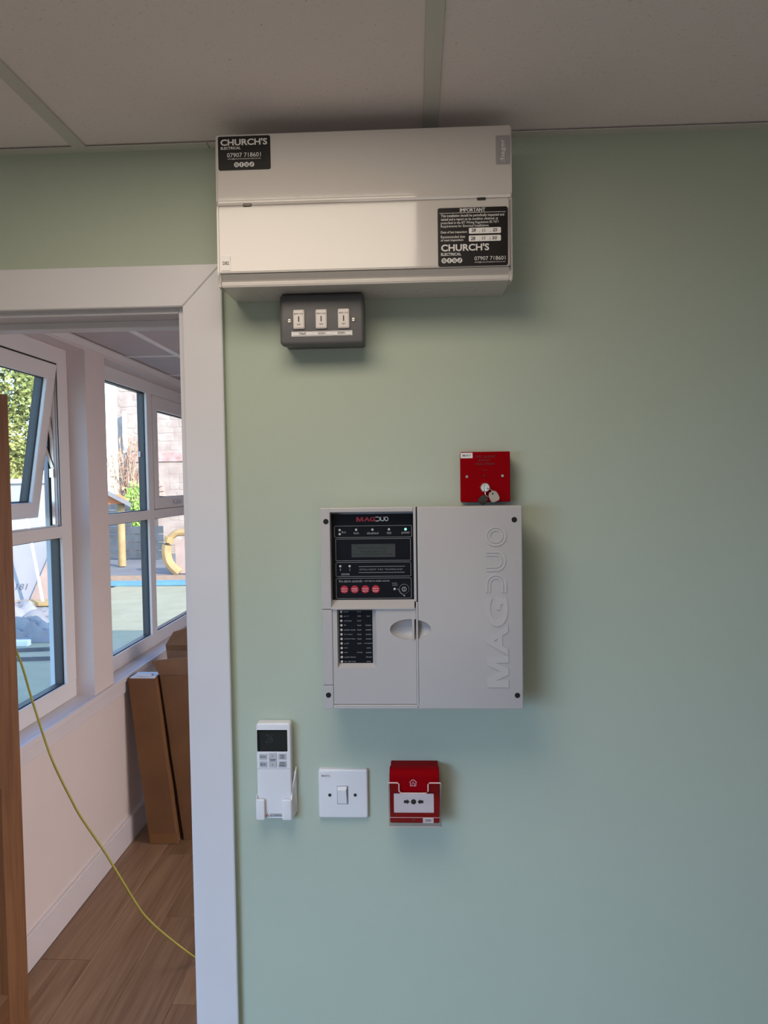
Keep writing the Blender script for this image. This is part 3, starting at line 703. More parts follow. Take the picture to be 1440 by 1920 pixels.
for px, pz in ((-0.1242,1.5864), (-0.1242,1.5798), (-0.0974,1.5867), (-0.0709,1.5866), (-0.0441,1.5867), (-0.1242,1.5275), (-0.1089,1.5275), (-0.0363,1.4898)):
    obj('indicator_led', DI(px, pz, .0019, YD+.001, YD-.0010, n=14, cham=.0006), LEDO, fa)
gp = (-0.0174,1.5867)
obj('indicator_led', DI(*gp, .0021, YD+.001, YD-.0010, n=14, cham=.0006), LEDG, fa, label='lit green power indicator')
lc = obj('lcd_window', PL(-0.1054,-0.0345,1.5420,1.5633, YD+.0005, YD-.0003), LCD, fa)
obj('lcd_text', T([("28/11/25 13:27 (NORM)", -0.1036,-0.0353,1.5600,1.5637), ("Elite Security", -0.0950,-0.0466,1.5546,1.5589), ("Products Ltd", -0.0912,-0.0492,1.5494,1.5533), ("Turn Key-Enter Code", -0.1043,-0.0389,1.5442,1.5485)], YD-.0003, bold=.03, thick=.0001), INK, fa)
for (px, pz), l1, l2 in (((-0.1180,1.4894), "silence", "alarms"), ((-0.1012,1.4894), "reset", "system"), ((-0.0839,1.4895), "sound", "alarms"), ((-0.0669,1.4896), "silence", "buzzer")):
    bt = obj('push_button', DI(px, pz, .0066, YD+.001, YD-.0014, n=28, cham=.0010), REDK, fa)
    # legends are joined per button face
    bm = T([(l1, px-.0047, px+.0047, pz+.0005, pz+.0029), (l2, px-.0047, px+.0047, pz-.0034, pz-.0008)], YD-.0014, bold=.02)
    obj('button_legend', bm, PINKP, fa)
kx, kz = -0.0208,1.4897
obj('enable_lock', DI(kx, kz, .0075, YD+.001, YD-.0022, n=28, cham=.0012), FASCIA, fa, smooth=True)
bm = bmesh.new(); stroke(bm, [(kx+.0078*math.cos(k*math.pi/16), kz+.0078*math.sin(k*math.pi/16)) for k in range(32)], .0004, YD, YD-.0004, closed=True)
stroke(bm, [(kx+.0034*math.cos(k*math.pi/8), kz+.0034*math.sin(k*math.pi/8)) for k in range(16)], .0011, YD-.0021, YD-.0028, closed=True)
box(bm, kx-.0005, kx+.0005, YD-.0028, YD-.002, kz-.0022, kz+.0022)
obj('lock_barrel', bm, PRINTD, fa)
# indicator list behind the lower door's window
iq = (-0.1273,-0.0725,1.3696,1.4566)
il = obj('indicator_list', PL(iq[0]-.002, iq[1]+.002, iq[2]-.002, iq[3]+.002, -.058, -.0786), FASCIA, fp)
YI = -.0787; rows = [("sounder", "fault", ""), ("general", "zone", "fault"), ("earth fault", "fault", ""), ("cpu", "fault", "disabled"), ("sounder circuits", "fault", "disabled"), ("fire outputs", "fault", "disabled"), ("extended outputs", "fault", "disabled"),
     ("aux 24V", "fault", "investigating"), ("delay", "", "active"), ("delay", "running", "disabled"), ("sounder silenced", "", "silenced"), ("day / night mode", "", "active")]
zt0, zt1 = [-0.1230,1.4544][1], [-0.1235,1.3729][1]
xled0, xled1 = [-0.1233,1.4544][0], [-0.1235,1.3732][0]
sx_ = 1/1172.
L_ = []
for k, (a, b, c) in enumerate(rows):
    t = k/11; z = zt0+(zt1-zt0)*t; xl_ = xled0+(xled1-xled0)*t
    obj('indicator_led', DI(xl_, z, .0021, YI+.001, YI-.0008, n=12, cham=.0005), LEDO, il)
    L_.append((a, xl_+.0042, xl_+.0042+.00115*len(a), z-.0011, z+.0012))
    if b: L_.append((b, xl_+.0290-.0006*len(b), xl_+.0290+.0006*len(b)+.0004, z-.0010, z+.0012))
    if c: L_.append((c, xl_+.0440-.00056*len(c), xl_+.0440+.00056*len(c), z-.0010, z+.0012))
obj('lettering', T(L_, YI, bold=.0, thick=.0002), PRINTD, il)

# ------------------------------------------------------------------ red key switch above the panel
rk = thing('isolate_switch', 'square red fire alarm isolate key switch sitting above the panel', 'switch')
RX0, RX1, RZ0, RZ1 = .0745, .1560, 1.6278, 1.7110
obj('back_box', PL(RX0+.0012, RX1-.0012, RZ0+.0012, RZ1-.0012, 0, -.026, rad=.0015), RED, rk)
obj('front_plate', PL(RX0, RX1, RZ0, RZ1, -.0265, -.0345, rad=.0018, cham=.0012), RED, rk)
YR = -.0345
t_ = obj('circuit_tag', PL(0.0747,0.0944,1.7007,1.7095, YR+.0003, YR-.0005), PAPER, rk)
obj('lettering', T([("DB2 CCT 12", 0.0777,0.0914,1.7037,1.7067, dict(bold=.02))], YR-.0006), INK, t_)
obj('lettering', T([("FIRE ALARM", 0.0997,0.1312,1.7007,1.7051), ("INPUT", 0.1040,0.1242,1.6953,1.6986), ("ISOLATION", 0.0996,0.1303,1.6889,1.6929), ("ON", 0.1109,0.1179,1.6797,1.6819)], YR, bold=.025, thick=.0002), REDDK, rk)
for sx, sz in ((0.0849,1.6703), (0.1434,1.6709)):
    bm = bmesh.new(); disc(bm, sx, sz, .0026, YR+.001, YR-.0014, n=14, cham=.0008); box(bm, sx-.002, sx+.002, YR-.0016, YR-.0013, sz-.0003, sz+.0003, mi=1); obj('screw', bm, [CHROME, INK], rk)
obj('indicator_led', DI(0.1138,1.6708, .0020, YR+.001, YR-.0016, n=14, cham=.0008), mat('dark_led', (.10, .02, .015), .25, var=.1), rk)
lx, lz = 0.1144,1.6519
bm = bmesh.new(); disc(bm, lx, lz, .0088, YR+.001, YR-.0030, n=6, cham=.0010); disc(bm, lx, lz, .0076, YR-.003, YR-.0058, n=28, cham=.0010)
stroke(bm, [(lx+.0053*math.cos(k*math.pi/12), lz+.0053*math.sin(k*math.pi/12)) for k in range(24)], .0012, YR-.0057, YR-.0066, closed=True)
obj('lock_barrel', bm, CHROME, rk, label='chrome key barrel')
kb = thing('key_bunch', 'small ring of steel keys hanging from the red switch lock', 'keys')
def key(hx, hz, ang, y, m, s=1.0, bow=.0078):
    bm = bmesh.new(); P = [(-.0040, .0), (-.0066, -.0025), (-.0080, -.0075), (-.0078, -.0150), (-.0050, -.0180), (.0050, -.0180), (.0078, -.0150), (.0080, -.0075), (.0066, -.0025), (.0040, .0)]
    ca, sa_ = math.cos(ang), math.sin(ang)
    Q = [(hx+s*(x*ca-z*sa_), hz+s*(x*sa_+z*ca)) for x, z in P]
    loft(bm, [[(x, y, z) for x, z in Q], [(x, y-.0020, z) for x, z in Q]]); bmesh.ops.bevel(bm, geom=list(bm.edges), offset=.0004, segments=1, affect='EDGES')
    k_ = obj('key', bm, m, kb)
    hxx, hzz = hx+s*(.004*sa_), hz-s*(.004*ca)
    obj('key_hole', DI(hxx, hzz, .0015, y-.0015, y-.0022, n=12), INK, k_); return k_
# key in the barrel: narrow blade and bow seen edge-on, then the hanging ones
hx, hz = lx+.0050, lz-.0055
obj('inserted_key', B(lx-.0009, lx+.0009, -.0560, -.0405, lz-.0060, lz+.0030, bev=.0004), CHROME, kb)
key(0.1235,1.6454, math.radians(24), -.0500, mat('nickel_key', (.42, .38, .33), .35, .85, var=.08), 1.0)
key(0.1148,1.6380, math.radians(-38), -.0455, DARKMET, .85)
bm = bmesh.new(); tube(bm, [(lx+.0048+.0062*math.cos(k*math.pi/12), -.0495+.002*math.sin(k*math.pi/12), lz-.0085+.0062*math.sin(k*math.pi/12)) for k in range(25)], .0006, 6); obj('key_ring', bm, CHROME, kb, smooth=True)

# ------------------------------------------------------------------ manual call point
cp = thing('call_point', 'red break-glass fire call point with clear hinged cover', 'fire alarm')
MX0, MX1, MZ0, MZ1 = -.0500, .0330, 1.0905, 1.1815
obj('back_box', PL(MX0+.001, MX1-.001, MZ0+.002, MZ1-.002, 0, -.026, rad=.002), RED, cp)
bm = bmesh.new(); pr = [(-.026, MZ1), (-.040, MZ1-.001), (-.050, MZ1-.009), (-.050, MZ1-.036), (-.0455, MZ1-.037), (-.0455, MZ0+.016), (-.047, MZ0+.015), (-.047, MZ0+.001), (-.045, MZ0), (-.026, MZ0)]
loft(bm, [[(MX0, y, z) for y, z in pr], [(MX1, y, z) for y, z in pr]]); bmesh.ops.bevel(bm, geom=list(bm.edges), offset=.0012, segments=2, affect='EDGES'); obj('front_body', bm, RED, cp)
fe = obj('break_element', PL(-0.0432,0.0235,1.1086,1.1410, -.044, -.0463, rad=.0008), BRIGHTW, cp)
bm = bmesh.new(); YM = -.0464; cx_, cz_ = -0.0102,1.1273; disc(bm, cx_, cz_, .0044, YM, YM-.0003, n=24)
for sg in (-1, 1):
    X0, X1_, X2 = cx_+sg*.0162, cx_+sg*.0110, cx_+sg*.0066
    P = [(X0, cz_+.0024), (X1_, cz_+.0024), (X1_, cz_+.0044), (X2, cz_), (X1_, cz_-.0044), (X1_, cz_-.0024), (X0, cz_-.0024)]
    loft(bm, [[(x, YM, z) for x, z in P], [(x, YM-.0003, z) for x, z in P]])
obj('press_symbol', bm, INK, fe)
bm = bmesh.new(); hx_, hz_ = -0.0106,1.1608; YH = -.0501; s_ = .0066
stroke(bm, [(hx_-s_*.7, hz_-s_*.75), (hx_-s_*.7, hz_+s_*.1), (hx_-s_*.95, hz_+s_*.1), (hx_-s_*.2, hz_+s_*.8), (hx_+s_*.2, hz_+s_*.8), (hx_+s_*.95, hz_+s_*.1), (hx_+s_*.7, hz_+s_*.1), (hx_+s_*.7, hz_-s_*.75), (hx_+s_*.25, hz_-s_*.75)], .0011, YH, YH-.0003)
stroke(bm, [(hx_-s_*.7, hz_-s_*.75), (hx_-s_*.3, hz_-s_*.75)], .0011, YH, YH-.0003)
P = [(hx_-.0014, hz_-.0048), (hx_-.0020, hz_-.0018), (hx_+.0006, hz_+.0022), (hx_+.0008, hz_-.0004), (hx_+.0024, hz_-.0012), (hx_+.0022, hz_-.0040), (hx_+.0008, hz_-.0050)]
stroke(bm, P, .0009, YH, YH-.0003, closed=True)
obj('fire_symbol', bm, mat('pale_pink_print', (.62, .36, .38), .5, var=.02), cp)
tg = obj('zone_tag', PL(0.0050,0.0229,1.0915,1.1006, -.0468, -.0477), PAPER, cp)
obj('lettering', T([("ZONE 1", 0.0086,0.0198,1.0943,1.0981, dict(bold=.015))], -.0478), INK, tg)
bm = DI(-0.0101,1.0966, .0022, -.0465, -.0474, n=12); obj('test_keyhole', bm, REDDK, cp)
# clear cover: shell with a notch, made of thin walls
cb = bmesh.new(); cx0, cx1 = MX0-.0022, MX1+.0022; YV = -.0545
zc0, zc1, zn = MZ0-.0022, MZ1-.019, MZ1-.0365
n0, n1 = [-0.0342,1.1606][0], [0.0142,1.1608][0]
def thin(a, b): box(cb, a[0], b[0], a[1], b[1], a[2], b[2])
out_ = [(cx0, zc0), (cx1, zc0), (cx1, zc1), (n1, zc1), (n1, zn+.003), (n1-.003, zn), (n0+.003, zn), (n0, zn+.003), (n0, zc1), (cx0, zc1)]
V0 = [[cb.verts.new((x, y, z)) for x, z in out_] for y in (YV, YV+.0012)]
cb.faces.new(V0[0]); cb.faces.new(list(reversed(V0[1])))
for i in range(len(out_)):
    j = (i+1) % len(out_); cb.faces.new((V0[0][i], V0[0][j], V0[1][j], V0[1][i]))
thin((cx0, YV+.0012, zc0), (cx0+.001, -.012, zc1)); thin((cx1-.001, YV+.0012, zc0), (cx1, -.012, zc1)); thin((cx0+.001, YV+.0012, zc0), (cx1-.001, -.020, zc0+.001))
cv = obj('clear_cover', cb, CLEAR, cp)
# edge bead of the cover, its bright glint put into the colour
RIM = mat('cover_edge_glint', (.85, .56, .55), .12, var=.05, spec=.8)
bm = bmesh.new(); E_ = [(cx0, zc1)]+[(n0-.0022, zc1), (n0, zc1-.0022), (n0, zn+.0035), (n0+.0035, zn), (n1-.0035, zn), (n1, zn+.0035), (n1, zc1-.0022), (n1+.0022, zc1)]+[(cx1, zc1)]
tube(bm, [(x, YV+.0006, z) for x, z in E_], .0011, 8)
obj('cover_edge', bm, RIM, cv, smooth=True)
bm = bmesh.new()
tube(bm, [(cx0, YV+.0006, zc1), (cx0, YV+.0006, zc0), (cx1, YV+.0006, zc0), (cx1, YV+.0006, zc1)], .0005, 6)
tube(bm, [(cx0+.001, YV+.0006, zc0+.0155), (cx1-.001, YV+.0006, zc0+.0155)], .0004, 6)
obj('cover_edge', bm, RIM, cv, smooth=True)
for sx in (cx0, cx1-.004):
    obj('cover_hinge', B(sx-.0005, sx+.0045, -.050, -.030, zn+.001, zn+.004, bev=.0008), CLEAR, cv)

# ------------------------------------------------------------------ light switch
ls = thing('light_switch', 'single white rocker light switch between the remote and the red call point', 'switch')
LX0, LX1, LZ0, LZ1 = -.1752, -.0895, 1.0808, 1.1668
bm = bmesh.new(); plate(bm, LX0, LX1, LZ0, LZ1, 0, -.0092, rad=.004, cham=.0035, steps=4); obj('front_plate', bm, BRIGHTW, ls, smooth=True)
lq = (-0.1425,-0.1237,1.1064,1.1375)
obj('rocker_well', PL(lq[0]-.0006, lq[1]+.0004, lq[2]-.0006, lq[3]+.0006, -.008, -.0094, rad=.001), mat('switch_gap', (.25, .25, .28), .6, var=.05), ls)
bm = bmesh.new(); x0, x1, z0, z1 = lq; zk = z1-.0050
V = [[(x, -.0090, z) for x, z in ((x0, z0), (x1-.0020, z0), (x1-.0020, z1), (x0, z1))], [(x, y, z) for x, y, z in ((x0+.0006, -.0100, z0+.0006), (x1-.0026, -.0100, z0+.0006), (x1-.0030, -.0148, zk), (x0+.0006, -.0148, zk))]]
v0 = [bm.verts.new(p) for p in V[0]]; v1 = [bm.verts.new(p) for p in V[1]]
bm.faces.new(v1); bm.faces.new(list(reversed(v0)))
for i in range(4): bm.faces.new((v0[i], v0[(i+1) % 4], v1[(i+1) % 4], v1[i]))
bmesh.ops.bevel(bm, geom=list(bm.edges), offset=.0004, segments=2, affect='EDGES'); obj('rocker', bm, BRIGHTW, ls)
for sx, sz in ((-0.1557,1.1218), (-0.1115,1.1220)):
    bm = bmesh.new(); disc(bm, sx, sz, .0031, -.0085, -.0094, n=16); obj('screw_well', bm, mat('screw_well_grey', (.30, .30, .33), .5, var=.1), ls)
    bm = bmesh.new(); disc(bm, sx, sz, .0026, -.0093, -.0100, n=16, cham=.0005); obj('screw', bm, DARKMET, ls)
tg = obj('circuit_tag', PL(-0.1726,-0.1531,1.1522,1.1627, -.0091, -.0097), PAPER, ls)
obj('lettering', T([("DB2 CCT 12", -0.1694,-0.1555,1.1545,1.1573, dict(bold=.02))], -.0098), INK, tg)

# ------------------------------------------------------------------ air conditioner remote and its holder
ho = thing('remote_holder', 'white plastic wall cradle holding the remote control', 'holder')
HX0, HX1, HZ0 = -.2815, -.2155, 1.0850
zb0 = [-0.2718,1.1213][1]
obj('back_plate', PL(HX0+.003, HX1-.001, HZ0+.004, HZ0+.075, 0, -.0025, rad=.004), BRIGHTW, ho)
a0, a1, c0, c1 = [-0.2811,1.1070][0], [-0.2663,1.1070][0], [-0.2363,1.1072][0], [-0.2202,1.1073][0]
for q in ((a0, a1), (c0, c1)): obj('front_lug', PL(q[0], q[1], HZ0+.0005, zb0, -.0242, -.0285, rad=.003, cham=.0012), BRIGHTW, ho, smooth=True)
obj('side_cheek', B(a0, a0+.0020, -.0252, -.0015, HZ0+.001, zb0+.006, bev=.0008), BRIGHTW, ho)
bm = bmesh.new(); P = [(-.0015, HZ0+.006), (-.0265, HZ0+.001), (-.0265, zb0-.001), (-.021, zb0+.004), (-.017, zb0+.014), (-.012, zb0+.040), (-.0015, zb0+.048)]
xx = [c1-.0012, c1+.0008]
loft(bm, [[(xx[0]+(0.0055 if y > -.016 else 0), y, z) for y, z in P], [(xx[1]+(0.0055 if y > -.016 else 0), y, z) for y, z in P]]); obj('side_cheek', bm, BRIGHTW, ho)
obj('base_shelf', B(a0+.002, c1-.001, -.0200, -.0015, HZ0+.0005, HZ0+.0030, bev=.0005), BRIGHTW, ho)
rm = thing('remote_control', 'slim white air conditioner remote with dark screen, standing in its wall cradle', 'remote')
rq = (-0.2812,-0.2201,1.0917,1.2520); x0, x1, z0, z1 = rq
x0 += .0012; z0 = HZ0+.0034
obj('body', PL(x0, x1, z0, z1, -.0030, -.0215, rad=.0055, cham=.0030, steps=4), BRIGHTW, rm, smooth=True)
obj('screen', PL(-0.2782,-0.2259,1.2031,1.2405, -.0210, -.0218, rad=.0008), mat('remote_screen_bezel', (.006, .007, .007), .25, var=.1), rm)
sc_ = obj('lcd', PL(-0.2731,-0.2264,1.2049,1.2384, -.0217, -.0220, rad=.0004), REMLCD, rm)
obj('lcd_digits', T([("26", -0.2642,-0.2503,1.2180,1.2329, dict(shear=.2))], -.0220, thick=.0001), mat('lcd_ghost_digit', (.034, .037, .036), .3, var=.05), rm)
obj('keypad_line', PL(-0.2804,-0.2207,1.1726,1.1733, -.0212, -.0217), KEYGREY, rm)
YK = -.0228
for q, ls_ in (((-0.2751,-0.2614,1.1888,1.1991), [("MODE", .15, .85, .32, .68)]), ((-0.2747,-0.2615,1.1757,1.1861), [("ECO", .15, .85, .28, .72)]),
               ((-0.2587,-0.2449,1.1761,1.2005), [("TEMP", .12, .88, .42, .58)]), ((-0.2419,-0.2282,1.1894,1.1996), [("ON/", .2, .8, .55, .85), ("OFF", .2, .8, .15, .45)]), ((-0.2417,-0.2281,1.1760,1.1866), [("FAN", .2, .8, .55, .88), ("SPEED", .1, .9, .14, .46)])):
    k_ = obj('button', PL(*q, -.0210, YK, rad=.0012, cham=.0005), KEYGREY, rm)
    w_, h_ = q[1]-q[0], q[3]-q[2]
    bm = T([(s, q[0]+a*w_, q[0]+b*w_, q[2]+c*h_, q[2]+d*h_) for s, a, b, c, d in ls_], YK, bold=.02, thick=.0002)
    if h_ > .018:
        cx_ = (q[0]+q[1])/2
        for zz, sg in ((q[2]+.81*h_, 1), (q[2]+.16*h_, -1)):
            P = [(cx_-.0011, zz-.0008*sg), (cx_+.0011, zz-.0008*sg), (cx_, zz+.0010*sg)]; loft(bm, [[(x, YK, z) for x, z in P], [(x, YK-.0002, z) for x, z in P]])
    obj('lettering', bm, INK, k_)
bm = bmesh.new(); cx_, cz_ = -0.2629,1.0921
for a in (90, 210, 330):
    d1 = math.radians(a); L1 = .0019
    P = [(cx_, cz_), (cx_+L1*math.cos(d1-math.pi/6), cz_+L1*math.sin(d1-math.pi/6)), (cx_+L1*1.732*math.cos(d1), cz_+L1*1.732*math.sin(d1)), (cx_+L1*math.cos(d1+math.pi/6), cz_+L1*math.sin(d1+math.pi/6))]
    loft(bm, [[(x, -.0214, z) for x, z in P], [(x, -.0219, z) for x, z in P]])
obj('logo_print', bm, REDT, rm)
obj('lettering', T([("MITSUBISHI", -0.2588,-0.2383,1.0918,1.0940, dict(bold=.015)), ("HEAVY INDUSTRIES", -0.2588,-0.2384,1.0899,1.0913, dict(bold=.02))], -.0215), INK, rm)

# ------------------------------------------------------------------ cardboard boxes leaning on the sill
def lean_box(name, label, base, top, wx, dy, flaps=0):
    """square tube carton: base=(x,y) of front left bottom corner, top=(x,y,z) of front left top corner"""
    t = thing(name, label, 'box', 'long cartons leaning under the window', loc=(base[0]+wx/2, base[1]+dy/2, 0))
    inv = Vector((base[0]+wx/2, base[1]+dy/2, 0))
    a = Vector((base[0], base[1], .001)); b = Vector(top); ax = (b-a); n_ = 6
    def ring(p, q=0.0): return [p+Vector((q, q, 0)), p+Vector((wx-q, q, 0)), p+Vector((wx-q, dy-q, 0)), p+Vector((q, dy-q, 0))]
    bm = bmesh.new(); rings = []
    for i in range(n_+1):
        s = i/n_; p = a+ax*s; off = (0 if i in (0, n_) else random.uniform(-.0012, .0012)); rings.append([tuple(v-inv+Vector((off, -abs(off), 0))) for v in ring(p)])
    loft(bm, rings, True, False)
    inner = [[tuple(v-inv) for v in ring(a+ax*s, .004)] for s in (1.0, .86)]
    V = loft(bm, inner, False, True)
    # rim
    bm.verts.ensure_lookup_table()
    o = obj('carton', bm, CARD, t); return t, inv, b
t1, inv, b1 = lean_box('carton_box', 'long brown carton with white foam showing, leftmost under the window', (-1.252, 2.02), (-1.3390, 2.03, .772), .128, .115)
bm = bmesh.new(); box(bm, b1.x-inv.x+.005, b1.x-inv.x+.123, b1.y-inv.y+.005, b1.y-inv.y+.11, .74, .776, bev=.004); box(bm, b1.x-inv.x+.03, b1.x-inv.x+.10, b1.y-inv.y+.02, b1.y-inv.y+.06, .776, .783, bev=.004)
obj('foam_packing', bm, FOAM, t1)
obj('tape', B(-.064, .064, -.0585, -.0570, .002, .05), TAPE, t1)
t2, inv2, b2 = lean_box('carton_box', 'long brown carton with its top flaps standing open, second along', (-1.105, 2.06), (-1.200, 2.06, .785), .165, .115)
bm = bmesh.new()
def sheet(bm, P, th=.004):
    P = [Vector(p) for p in P]; nn = (P[1]-P[0]).cross(P[2]-P[0]).normalized()*th
    loft(bm, [[tuple(p) for p in P], [tuple(p+nn) for p in P]])
bx = b2-inv2
sheet(bm, [(bx.x, bx.y, .783), (bx.x+.165, bx.y, .783), (bx.x+.150, bx.y-.012, .870), (bx.x-.030, bx.y-.014, .852)]); obj('flap', bm, CARD2, t2)
bm = bmesh.new(); sheet(bm, [(bx.x, bx.y+.112, .783), (bx.x+.165, bx.y+.112, .783), (bx.x+.160, bx.y+.125, .862), (bx.x-.005, bx.y+.125, .866)]); obj('flap', bm, CARD2, t2)
t3, inv3, b3 = lean_box('carton_box', 'tall brown carton standing behind the open one, nearest the door frame', (-1.15, 2.26), (-1.235, 2.25, .88), .22, .10)
bx = b3-inv3; bm = bmesh.new()
sheet(bm, [(bx.x, bx.y, .878), (bx.x+.22, bx.y, .878), (bx.x+.235, bx.y-.004, 1.02), (bx.x+.10, bx.y-.006, .962), (bx.x+.045, bx.y-.006, .946), (bx.x+.03, bx.y-.005, .925)]); obj('flap', bm, CARD2, t3)

# ------------------------------------------------------------------ cable hanging across the doorway
cab = [(-1.335, .90, 1.37), (-1.27, .915, 1.24), (-1.2281, 0.9300, 1.1363), (-1.2026, 0.9461, 1.0067), (-1.1741, 0.9636, 0.8692), (-1.1513, 0.9769, 0.7789), (-1.1122, 0.9987, 0.6613), (-1.0875, 1.0120, 0.5961), (-1.0320, 1.0407, 0.4767), (-1.0072, 1.0533, 0.4186), (-0.9409, 1.0862, 0.2618), (-0.9085, 1.1017, 0.2036), (-0.8608, 1.1237, 0.1388), (-0.7898, 1.1556, 0.0538), (-.765, 1.19, .012), (-.72, 1.215, .0045), (-.60, 1.28, .0045), (-.42, 1.36, .0045), (-.2, 1.40, .0045)]
bm = bmesh.new(); tube(bm, spline(cab, 6), .0037, 10)
tag(obj('power_cable', bm, CABLE, smooth=True), 'thin yellow-green cable slanting from the door edge down to the floor', 'cable')

# ------------------------------------------------------------------ outside the windows
GZ = -.15
LAWN = mat('artificial_turf', (.30, .275, .17), .9, vscale=3, bump=.6, bscale=90, col2=(.36, .32, .21))
YARD = mat('blue_grey_tarmac', (.17, .165, .17), .9, var=.12, vscale=1.5, bump=.3)
SAND = mat('bark_border', (.36, .22, .13), .9, var=.25, vscale=8, bump=.5)
BLUEK = mat('blue_rubber_kerb', (.11, .27, .38), .7, var=.08)
structure(obj('ground', B(-60, 40, -40, 70, GZ-.3, GZ-.02), YARD))
bm = bmesh.new(); box(bm, -12, -5.4, -6, 10.8, GZ-.02, GZ); box(bm, -5.4, -1.62, -6, 11.6, GZ-.02, GZ); lw = tag(obj('lawn', bm, LAWN), 'pale green artificial lawn outside the windows', 'lawn')
bm = bmesh.new(); P = spline([(-8.2, 11.75, 0), (-6.2, 11.72, 0), (-5.2, 11.75, 0), (-4.0, 11.8, 0), (-2.5, 11.9, 0)], 6)
for a, b in zip(P, P[1:]): loft(bm, [[(p.x, p.y+dy, GZ+dz) for dy, dz in ((-.12, 0), (-.12, .05), (.25, .05), (.25, 0))] for p in (a, b)])
tag(obj('kerb', bm, BLUEK), 'blue rubber kerb along the far lawn edge', 'kerb')
bm = bmesh.new(); box(bm, -6.4, -2.5, 12.20, 12.9, GZ-.02, GZ+.03); 
tag(obj('bark_border', bm, SAND), 'strip of tan bark chips beyond the kerb', 'border')
# stone building at the back of the yard
STONE = mat('pale_rubble_stone', (.35, .265, .225), .9, vscale=3.5, bump=.9, bscale=14, col2=(.46, .375, .33), detail=6)
BRICK = mat('red_brick_course', (.46, .29, .265), .9, var=.25, vscale=6, bump=.4, bscale=30)
sb = thing('stone_building', 'pale rubble-stone building with a brick arch across the yard', 'building')
bm = bmesh.new(); box(bm, -7.9, 4, 17.9, 24, GZ-.1, 9.0); obj('wall', bm, STONE, sb)
rg = random.Random(3)
# rough coursed stones standing proud of the wall, those in view
sm = {}
z = GZ+.02
while z < 4.5:
    rh = rg.uniform(.15, .27); x = -7.89+rg.uniform(0, .1)
    while x < -5.95:
        wd = rg.uniform(.18, .46)
        if not (2.22 < z+rh and z < 2.54) and not ((x+wd > -7.78 and x < -6.66) and z < 2.0) and len(sb.children) < 296:
            bm = bmesh.new(); P = [(x+rg.uniform(.004, .03)+a*wd*.94, z+b*rh*.93+rg.uniform(-.018, .018)) for a, b in ((0, .12), (.15, 0), (.85, 0), (1, .15), (1, .85), (.82, 1), (.2, 1), (0, .8))]
            d = rg.uniform(.003, .012); c = (x+wd/2, z+rh/2)
            loft(bm, [[(px, 17.91, pz) for px, pz in P], [(px, 17.9-d*.5, pz) for px, pz in P], [(c[0]+(px-c[0])*.88, 17.9-d, c[1]+(pz-c[1])*.86) for px, pz in P]])
            obj('stone', bm, STONE, sb)
        x += wd
    z += rh
bm = bmesh.new(); box(bm, -7.9, -3, 17.86, 17.95, 2.28, 2.52); obj('brick_course', bm, BRICK, sb)
bm = bmesh.new(); acx, acz = -7.22, 1.42
for k in range(13):
    a = math.radians(0+180*k/12); 
    p = [(acx+r_*math.cos(a+d_), acz+r_*math.sin(a+d_)) for r_, d_ in ((.36, -.11), (.55, -.11), (.55, .11), (.36, .11))]
    loft(bm, [[(x, 17.95, z) for x, z in p], [(x, 17.84, z) for x, z in p]])
obj('arch_ring', bm, mat('pale_arch_brick', (.46, .33, .28), .9, var=.15, vscale=9), sb)
bm = bmesh.new(); P = [(acx-.36, GZ), (acx+.36, GZ)]+[(acx+.36*math.cos(math.radians(a)), acz+.36*math.sin(math.radians(a))) for a in range(0, 181, 15)]
loft(bm, [[(x, 17.86, z) for x, z in P], [(x, 17.88, z) for x, z in P]]); obj('arch_doorway', bm, mat('dark_doorway', (.10, .085, .085), .8, var=.2), sb)
bm = bmesh.new(); tube(bm, [(-7.62, 17.7, GZ), (-7.62, 17.7, 3.6)], .06, 10)
tag(obj('downpipe', bm, WHITE), 'white pole standing at the left corner of the stone building', 'pole')
# timber playhouse shelter
WOODY = mat('pale_yellow_post', (.38, .25, .11), .7, var=.12, vscale=8)
ORANGE = mat('orange_fascia', (.72, .24, .09), .6, var=.06)
SLATE = mat('grey_roof_sheet', (.26, .25, .26), .7, var=.08)
DKB = mat('dark_boarding', (.075, .085, .10), .8, var=.25, vscale=5)
ph = thing('play_shelter', 'small play shelter with grey sloping roof and orange fascia', 'shelter')
bm = bmesh.new(); P = [(-8.6, 2.55), (-6.27, 1.28), (-6.27, 1.18), (-8.6, 2.42)]; loft(bm, [[(x, 14.55, z) for x, z in P], [(x-.2, 15.0, z) for x, z in P]]); obj('roof', bm, SLATE, ph)
bm = bmesh.new(); P = [(-8.4, 1.55), (-6.62, 1.47), (-6.46, 1.40), (-6.42, 1.33), (-6.52, 1.26), (-6.68, 1.25), (-8.4, 1.26)]; loft(bm, [[(x, 14.7, z) for x, z in P], [(x, 14.76, z) for x, z in P]]); obj('fascia', bm, ORANGE, ph, label='orange curved fascia board')
for px_, py_ in ((-6.62, 14.85), (-8.2, 14.85)):
    bm = bmesh.new(); tube(bm, [(px_, py_, GZ), (px_, py_, 1.30)], .085, 10); obj('post', bm, WOODY, ph, smooth=True)
bd = bmesh.new()
for k in range(7):
    obj('board', B(-8.4, -6.20 if k < 4 else -7.0, 16.35, 16.38+.006*(k % 2), GZ+.02+k*.2, GZ+.205+k*.2), DKB, ph)
